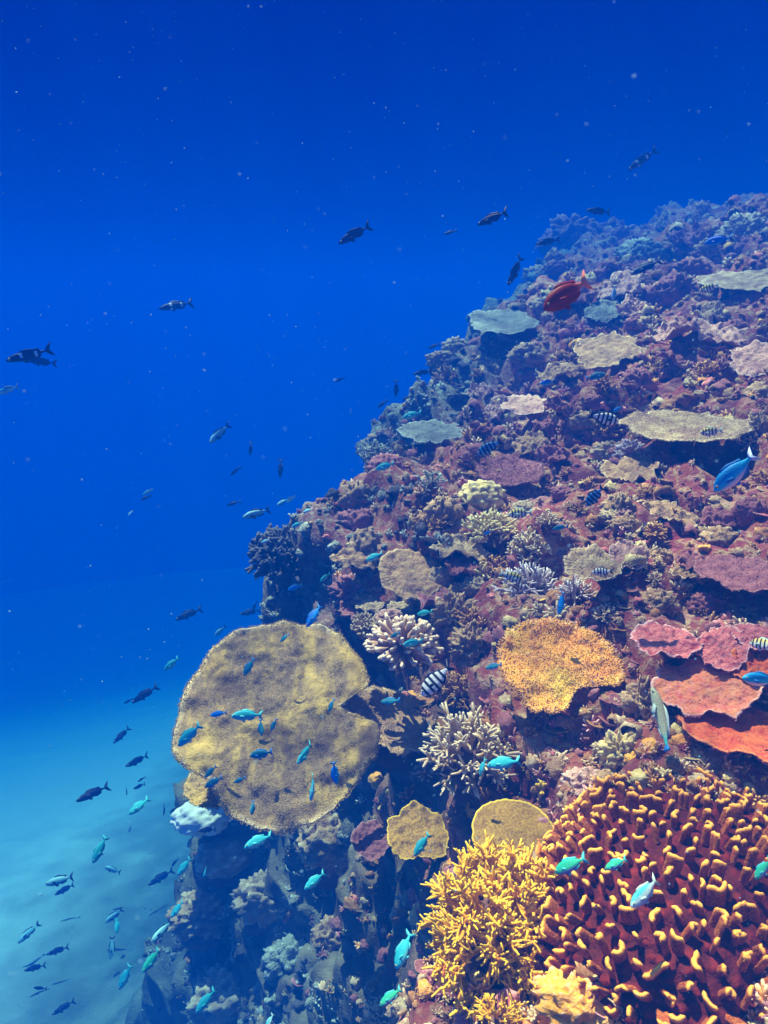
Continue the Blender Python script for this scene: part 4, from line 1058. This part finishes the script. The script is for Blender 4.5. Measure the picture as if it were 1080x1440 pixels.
FISH = [
 # open water, top
 ('saddle', 903, 225, 44, 213, 'dark fish with two bright white bands, highest fish in the picture'),
 ('dark', 841, 297, 34, 172, 'dark fork tailed fish just above the far top of the reef'),
 ('dark', 692, 307, 44, 202, 'slim dark fish in open water left of the far reef top'),
 ('dark', 633, 327, 19, 195, 'small dark fish left of the slim dark fish near the reef top'),
 ('dark', 498, 330, 52, 208, 'long dark fish high in the middle of open water'),
 ('dark', 725, 381, 44, 243, 'dark fish diving steeply left of the red fish'),
 ('parrot', 797, 414, 68, 213, 'maroon fish with a bright pink red tail'),
 ('saddle', 247, 430, 48, 190, 'dark fish with white saddle alone in the upper left water'),
 ('saddle', 40, 500, 62, 192, 'large dark fish with a pale band by the left edge'),
 ('dark', 58, 509, 40, 170, 'dim dark fish overlapping the large banded fish by the left edge'),
 ('silver', 11, 548, 26, 200, 'small fish with a shining white flank at the left edge'),
 ('dark', 908, 376, 44, 205, 'shadowy dark fish resting over the far reef right of the red fish'),
 ('vivid', 1010, 338, 34, 190, 'vivid blue fish over the far reef at upper right'),
 ('dark', 770, 340, 34, 190, 'faint dark fish before the dark far coral mass'),
 ('ysergeant', 997, 405, 24, 200, 'small yellow striped fish over the long pale far table'),
 ('silver', 863, 412, 20, 265, 'thin pale fish standing upright behind the red fish'),
 # open water beside the reef
 ('dark', 610, 487, 18, 200, 'faint dark fish in open water beside the upper drop edge'),
 ('dark', 594, 524, 28, 190, 'dark fork tailed fish close to the drop edge above the teal table'),
 ('dark', 557, 547, 24, 268, 'dark fish swimming straight down left of the teal table'),
 ('dark', 478, 534, 15, 200, 'tiny dark fish alone in mid open water'),
 ('dark', 538, 568, 18, 215, 'faint dark fish under the one swimming straight down'),
 ('dark', 572, 560, 16, 205, 'small dim fish touching the left end of the teal table'),
 ('chromis', 579, 584, 25, 195, 'bright turquoise fish above the left end of the teal table'),
 ('chromis', 541, 656, 26, 198, 'bright turquoise fish beside the frosted turquoise bush'),
 ('pale', 308, 610, 38, 222, 'pale flanked fish turning, brightest in the middle of open water'),
 ('dark', 352, 631, 20, 265, 'small dark fish right of the pale turning fish'),
 ('dark', 394, 659, 28, 268, 'dark fish hanging head down in mid water'),
 ('dark', 331, 663, 18, 215, 'faint dark fish below the pale turning fish'),
 ('dark', 328, 708, 20, 195, 'faint thin dark fish left of the long silver fish'),
 ('pale', 360, 722, 40, 195, 'long fish with a silver back above the dark bushy mound'),
 ('pale', 398, 706, 20, 205, 'small pale fish just right of the long silver backed fish'),
 ('silver', 409, 702, 14, 215, 'tiny pale fish touching the small pale fish above the mound'),
 ('silver', 433, 718, 14, 200, 'tiny pale fish near the top right of the dark bushy mound'),
 ('chromis', 418, 738, 16, 200, 'small turquoise fish on the top of the dark bushy mound'),
 ('silver', 373, 761, 12, 200, 'tiny shining fish at the upper left of the dark bushy mound'),
 ('chromis', 526, 783, 24, 205, 'faint teal fish over the shaded drop right of the dark bushy mound'),
 ('vivid', 415, 826, 20, 195, 'small blue fish on the lower face of the dark bushy mound'),
 ('chromis', 457, 812, 16, 220, 'small turquoise fish right of the dark bushy mound'),
 ('dark', 205, 700, 16, 200, 'faint tiny dark fish far out in the left water'),
 ('silver', 208, 692, 14, 205, 'faint thin pale fish far out in the left water'),
 ('silver', 183, 722, 9, 230, 'pale speck of a fish lowest of the far left pair'),
 # over the slope
 ('bluesergeant', 688, 629, 36, 212, 'blue and black striped fish over the edge of the slope'),
 ('sergeant', 850, 588, 38, -12, 'black and white striped fish heading right below the far slope'),
 ('ysergeant', 1000, 607, 28, 190, 'yellowish striped fish in front of the long cream table'),
 ('ysergeant', 731, 722, 30, 188, 'yellow white striped fish right of the pale soft dome'),
 ('bluesergeant', 836, 698, 34, 232, 'dim blue striped fish in the purple hollow'),
 ('ysergeant', 720, 811, 32, -15, 'yellow and blue striped fish above the spreading lilac coral'),
 ('sergeant', 847, 804, 26, 188, 'grey striped fish under the smooth pink plate'),
 ('sergeant', 613, 957, 54, 226, 'large black and white striped fish above the brown finger coral'),
 ('ysergeant', 1074, 906, 34, 185, 'striped fish cut by the right edge over the rose plates'),
 ('blue', 1033, 665, 68, 230, 'large bright blue fish with a pale belly near the right edge'),
 ('vivid', 770, 538, 20, 188, 'small vivid blue fish over the dim upper slope'),
 ('teal', 838, 529, 26, 15, 'dim teal fish right of the small vivid blue one on the upper slope'),
 ('vivid', 869, 575, 13, 210, 'tiny blue fish just above the fish striped black and white'),
 ('teal', 788, 742, 20, 195, 'teal fish beside the small white crown of coral'),
 ('vivid', 790, 848, 32, 258, 'vivid blue fish diving between the lilac corals'),
 ('vivid', 686, 749, 12, 210, 'tiny blue fish on the cream green bush'),
 ('chromis', 597, 862, 20, 192, 'turquoise fish right of the pale half moon plate'),
 ('chromis', 580, 904, 26, 194, 'blue green fish over the stubby pinkish bush'),
 ('teal', 694, 937, 22, 197, 'teal fish at the left rim of the orange plate'),
 ('teal', 549, 986, 26, 184, 'dark teal fish in the gap right of the huge table'),
 ('teal', 466, 992, 18, 248, 'small dim teal fish at the left end of the dark gap'),
 # over the huge table
 ('teal', 350, 938, 26, 235, 'plump teal fish over the upper part of the huge round table'),
 ('teal', 400, 897, 15, 220, 'tiny dim fish near the top of the huge round table'),
 ('vivid', 307, 1004, 21, 182, 'small dark blue fish over the left part of the huge round table'),
 ('chromis', 347, 1006, 40, 176, 'long bright turquoise fish over the middle left of the huge round table'),
 ('teal', 367, 1023, 21, 272, 'small dark fish pointing down below the long bright turquoise fish'),
 ('teal', 385, 1019, 17, 240, 'small dim teal fish right of the one pointing down'),
 ('chromis', 266, 1034, 38, 216, 'turquoise fish on the left rim of the huge round table'),
 ('teal', 367, 1060, 30, 184, 'half dark teal fish over the centre of the huge round table'),
 ('chromis', 429, 1060, 32, 228, 'bright turquoise fish right of the half dark teal one'),
 ('vivid', 471, 1087, 30, 277, 'blue fish diving over the right part of the huge round table'),
 ('chromis', 440, 1107, 34, 258, 'bright turquoise fish nose down near the lower rim of the huge round table'),
 ('teal', 355, 1136, 18, 260, 'small dim fish at the bottom rim of the huge round table'),
 ('teal', 300, 1100, 25, 200, 'dim teal fish before the small ruffled table'),
 ('teal', 296, 1085, 20, 218, 'dim teal fish just above the small ruffled table'),
 ('teal', 337, 1097, 16, 195, 'dim teal fish in the dark patch of the huge round table'),
 ('vivid', 441, 866, 34, 236, 'blue fish crossing the top rim of the huge round table'),
 # left water, beside and below the table
 ('dark', 351, 861, 30, 188, 'dark fish just off the top left of the huge round table'),
 ('dark', 358, 853, 16, 240, 'small dark fish behind the one off the top left of the table'),
 ('pale', 310, 887, 22, 216, 'small blue grey fish between the lone dark fish and the huge table'),
 ('dark', 265, 864, 40, 197, 'lone dark fish with a forked tail level with the table top'),
 ('chromis', 241, 934, 24, 214, 'bright turquoise fish in open water left of the huge table'),
 ('dark', 203, 977, 40, 205, 'dark fish with a raised forked tail below the bright turquoise one'),
 ('dark', 181, 986, 14, 195, 'tiny dim fish just ahead of the dark one with a raised tail'),
 ('dark', 171, 1034, 30, 216, 'stubby dark fish at mid height of the huge table in open water'),
 ('dark', 193, 1070, 34, 194, 'dark fish level with the lower half of the huge table'),
 ('dark', 130, 1116, 46, 192, 'longest dark fish in the lower left water'),
 ('dark', 196, 1106, 18, 190, 'short dark fish right of the longest dark fish'),
 ('dark', 178, 1112, 12, 268, 'tiny upright dark fish right of the longest dark fish'),
 ('dark', 199, 1096, 12, 200, 'tiny faint dark fish above the short dark fish'),
 ('chromis', 195, 1134, 30, 208, 'bright turquoise fish below the short dark fish'),
 ('silver', 182, 1164, 12, 258, 'tiny pale fish under the bright turquoise one in the lower left water'),
 ('dark', 231, 1138, 16, 258, 'faint dark fish pointing down left of the white sand heap'),
 ('dark', 244, 1139, 13, 205, 'tiny faint dark fish next to the white sand heap'),
 ('chromis', 140, 1195, 34, 234, 'turquoise fish nose down above the pair of dark fish'),
 ('pale', 158, 1223, 24, 148, 'small dark fish with pale nose heading up left'),
 ('pale', 84, 1238, 38, 178, 'dark fish with a turquoise back, upper one of a close pair'),
 ('dark', 91, 1251, 28, 190, 'dark fish, lower one of a close pair'),
 ('dark', 226, 1234, 38, 198, 'solid dark fish with nose down near the pale green boulder'),
 ('chromis', 259, 1219, 26, 222, 'thin turquoise fish touching the pale green boulder'),
 ('dark', 246, 1213, 14, 220, 'small faint fish above the solid dark fish'),
 ('dark', 291, 1167, 26, 175, 'dark fish crossing the white sand heap'),
 ('chromis', 363, 1183, 38, 196, 'long turquoise fish right of the pale green boulder'),
 ('silver', 267, 1184, 15, 240, 'tiny pale fish under the white sand heap'),
 ('chromis', 288, 1227, 12, 250, 'tiny turquoise fish in front of the pale green boulder'),
 ('chromis', 442, 1239, 32, 214, 'turquoise fish alone over the shaded slope under the huge table'),
 ('chromis', 249, 1279, 24, 220, 'slim turquoise fish below the solid dark fish'),
 ('pale', 227, 1310, 36, 214, 'turquoise backed fish with dark belly in the lower left'),
 ('green', 213, 1351, 32, 218, 'olive green fish beneath the turquoise backed one'),
 ('pale', 160, 1288, 27, 204, 'thin pale fish crossing above an upright one'),
 ('chromis', 164, 1302, 18, 266, 'upright turquoise fish, upper one of two in a column'),
 ('pale', 157, 1333, 28, 258, 'upright grey blue fish, lower one of two in a column'),
 ('pale', 40, 1312, 34, 208, 'dark fish with a pale tail root near the left edge'),
 ('dark', 81, 1337, 30, 178, 'level dark fish low on the left'),
 ('dark', 49, 1361, 28, 172, 'plump black fish low on the left'),
 ('dark', 56, 1390, 18, 150, 'small faint fish under the plump black fish'),
 ('dark', 89, 1417, 32, 190, 'dark fish lowest on the left'),
 ('chromis', 176, 1374, 30, 232, 'bright turquoise fish low in the left water, nose down'),
 ('chromis', 289, 1408, 34, 218, 'bright turquoise fish at the bottom over the blue slope'),
 ('dark', 226, 1417, 16, 230, 'small dim fish at the bottom left of the turquoise one'),
 ('silver', 379, 1437, 20, 235, 'pale fish cut by the bottom edge'),
 # lower right
 ('chromis', 567, 1337, 46, 246, 'turquoise fish left of the golden thicket under the horn coral'),
 ('green', 549, 1402, 34, 214, 'bright green fish above the white frosty bush'),
 ('orange', 624, 1363, 18, 268, 'small orange fish under the left side of the golden thicket'),
 ('orange', 757, 1192, 20, 268, 'small orange red fish before the yellow rimmed plate'),
 ('chromis', 593, 1188, 34, 234, 'turquoise fish in front of the ruffled golden brown plate'),
 ('green', 801, 1217, 44, 214, 'emerald green fish at the left side of the dark red coral'),
 ('green', 866, 1215, 32, 216, 'pale olive fish right of the emerald green fish'),
 ('silver', 907, 1256, 52, 234, 'light blue silvery fish over the middle of the dark red coral'),
 ('green', 1073, 1222, 34, 245, 'green and purple fish at the right edge over the dark red coral'),
 ('blue', 1070, 956, 44, 186, 'turquoise fish with purple belly at the right edge under the rose plates'),
 ('wrasse', 931, 1012, 88, 112, 'slender olive fish with a turquoise tail, left of the red plates'),
 ('chromis', 708, 1073, 44, 194, 'bright turquoise fish over the spiky white coral'),
 ('chromis', 678, 1079, 22, 258, 'small turquoise fish pointing down over the spiky white coral'),
 ('teal', 556, 893, 14, 200, 'tiny teal fish between the pale plates and the pinkish bush'),
]
def place_fish():
    rs = np.random.default_rng(5)
    bpy.context.view_layer.update()
    DG = bpy.context.evaluated_depsgraph_get()
    for (kind, u, v, px, hd, label) in FISH:
        K = KINDS[kind]
        if kind in ('dark', 'pale', 'saddle'): px *= 0.92
        var = int(rs.integers(0, 3))
        key = (kind, var)
        if key not in PROTO: PROTO[key] = make_fish(K['s'], (0.0, 0.25, -0.25)[var])
        size = K['size'] * rs.uniform(0.9, 1.12) * (1.7 if u < 300 and kind in ('chromis', 'green', 'silver') else 1.0)
        yaw = rs.uniform(-0.45, 0.45)
        dep = size * FPX * math.cos(yaw) / px
        gd = 9.0                                         # stay in the water, clear of the rock and of every coral
        for du, dv in ((0, 0), (-.5, 0), (.5, 0), (0, -.35), (0, .35), (-.4, .3), (.4, -.3)):
            rd = ray(u + du * px, v + dv * px).normalized()
            ok, hp = S.ray_cast(DG, Vector((0, 0, 0)), rd)[:2]
            if ok: gd = min(gd, hp.dot(FWD))
        dep = min(dep, gd * 0.955 - 0.03); dep = max(dep, 0.7)
        size = px * dep / FPX / math.cos(yaw) / 0.93
        P = at(u, v, dep)
        f = ray(u, v).normalized()
        r = f.cross(Vector((0, 0, 1))).normalized(); up = r.cross(f)
        a = R_(hd)
        h = (r * math.cos(a) + up * math.sin(a)) * math.cos(yaw) + f * math.sin(yaw)
        h.normalize()
        zref = up if abs(h.dot(up)) < 0.93 else (r * (1 if math.cos(a) >= 0 else -1) * -1 + up * 0.3)
        z = (zref - h * zref.dot(h)).normalized()
        z = Quaternion(h, rs.uniform(-0.35, 0.35)) @ z
        y = z.cross(h)
        root = empty(K['n'], P, label, 'fish')
        root.matrix_world = Matrix.Translation(P) @ Matrix((h, y, z)).transposed().to_4x4() @ Matrix.Scale(size, 4)
        root['group'] = {'dark': 'dark fish in the blue water', 'saddle': 'dark fish in the blue water', 'pale': 'dark fish in the blue water',
                         'sergeant': 'striped fish over the reef', 'ysergeant': 'striped fish over the reef', 'bluesergeant': 'striped fish over the reef',
                         'orange': 'small orange fish'}.get(kind, 'blue green fish around the reef')
        for i, (nm, me, subs) in enumerate(PROTO[key]):
            if px < 22 and nm not in ('body', 'tail_fin', 'dorsal_fin'): continue
            o = bpy.data.objects.new(nm, me); COL.objects.link(o); o.parent = root
            for (sn, sm) in subs:
                q = bpy.data.objects.new(sn, sm); COL.objects.link(q); q.parent = o
place_fish()

# ------------------------------------------------------------------ drifting specks
def specks():
    m, nt, b = new_mat('plankton'); b.inputs['Base Color'].default_value = (0.20, 0.50, 0.70, 1)
    rs = np.random.default_rng(3)
    t = (1 + 5 ** 0.5) / 2
    oc = np.array([(1, 0, 0), (-1, 0, 0), (0, 1, 0), (0, -1, 0), (0, 0, 1), (0, 0, -1)], float)
    of = [(0, 2, 4), (2, 1, 4), (1, 3, 4), (3, 0, 4), (2, 0, 5), (1, 2, 5), (3, 1, 5), (0, 3, 5)]
    mb = MB()
    for i in range(14000):
        dep = 0.45 + 6.0 * rs.random() ** 0.8
        u = rs.uniform(-300, 1380); v = rs.uniform(-200, 1500)
        _, _, gd = ground(u, v)
        if dep > gd - 0.05: continue
        s = 0.00062 * (0.45 + 1.9 * rs.random() ** 5) * (0.8 + 0.25 * dep)
        mb.add(oc * s * (0.6 + 0.8 * rs.random(3)) + np.array(at(u, v, dep)), of)
    o = mb.build('plankton', m)
    o['kind'] = 'stuff'; o['label'] = 'pale specks drifting in the blue water'
specks()

# ------------------------------------------------------------------ the sea water itself
def haze():
    m = bpy.data.materials.new('sea_water'); m.use_nodes = True
    nt = m.node_tree; nt.nodes.clear()
    o_ = nt.nodes.new('ShaderNodeOutputMaterial')
    v = nt.nodes.new('ShaderNodeVolumePrincipled')
    v.inputs['Color'].default_value = HAZE_COLOR
    v.inputs['Absorption Color'].default_value = HAZE_ABSORB
    v.inputs['Density'].default_value = HAZE_DENSITY
    v.inputs['Anisotropy'].default_value = HAZE_ANISO
    nt.links.new(v.outputs[0], o_.inputs['Volume'])
    x0, x1, y0, y1, z0, z1 = -62, 62, -6, 62, -22.5, 2.9
    V = [(x, y, z) for z in (z0, z1) for y in (y0, y1) for x in (x0, x1)]
    F = [(0, 2, 3, 1), (4, 5, 7, 6), (0, 1, 5, 4), (2, 6, 7, 3), (0, 4, 6, 2), (1, 3, 7, 5)]
    me = bpy.data.meshes.new('haze'); me.from_pydata(V, [], F); me.materials.append(m)
    o = bpy.data.objects.new('haze', me); COL.objects.link(o)
    o['kind'] = 'stuff'
    o['label'] = 'blue sea water fading the far reef'
haze()
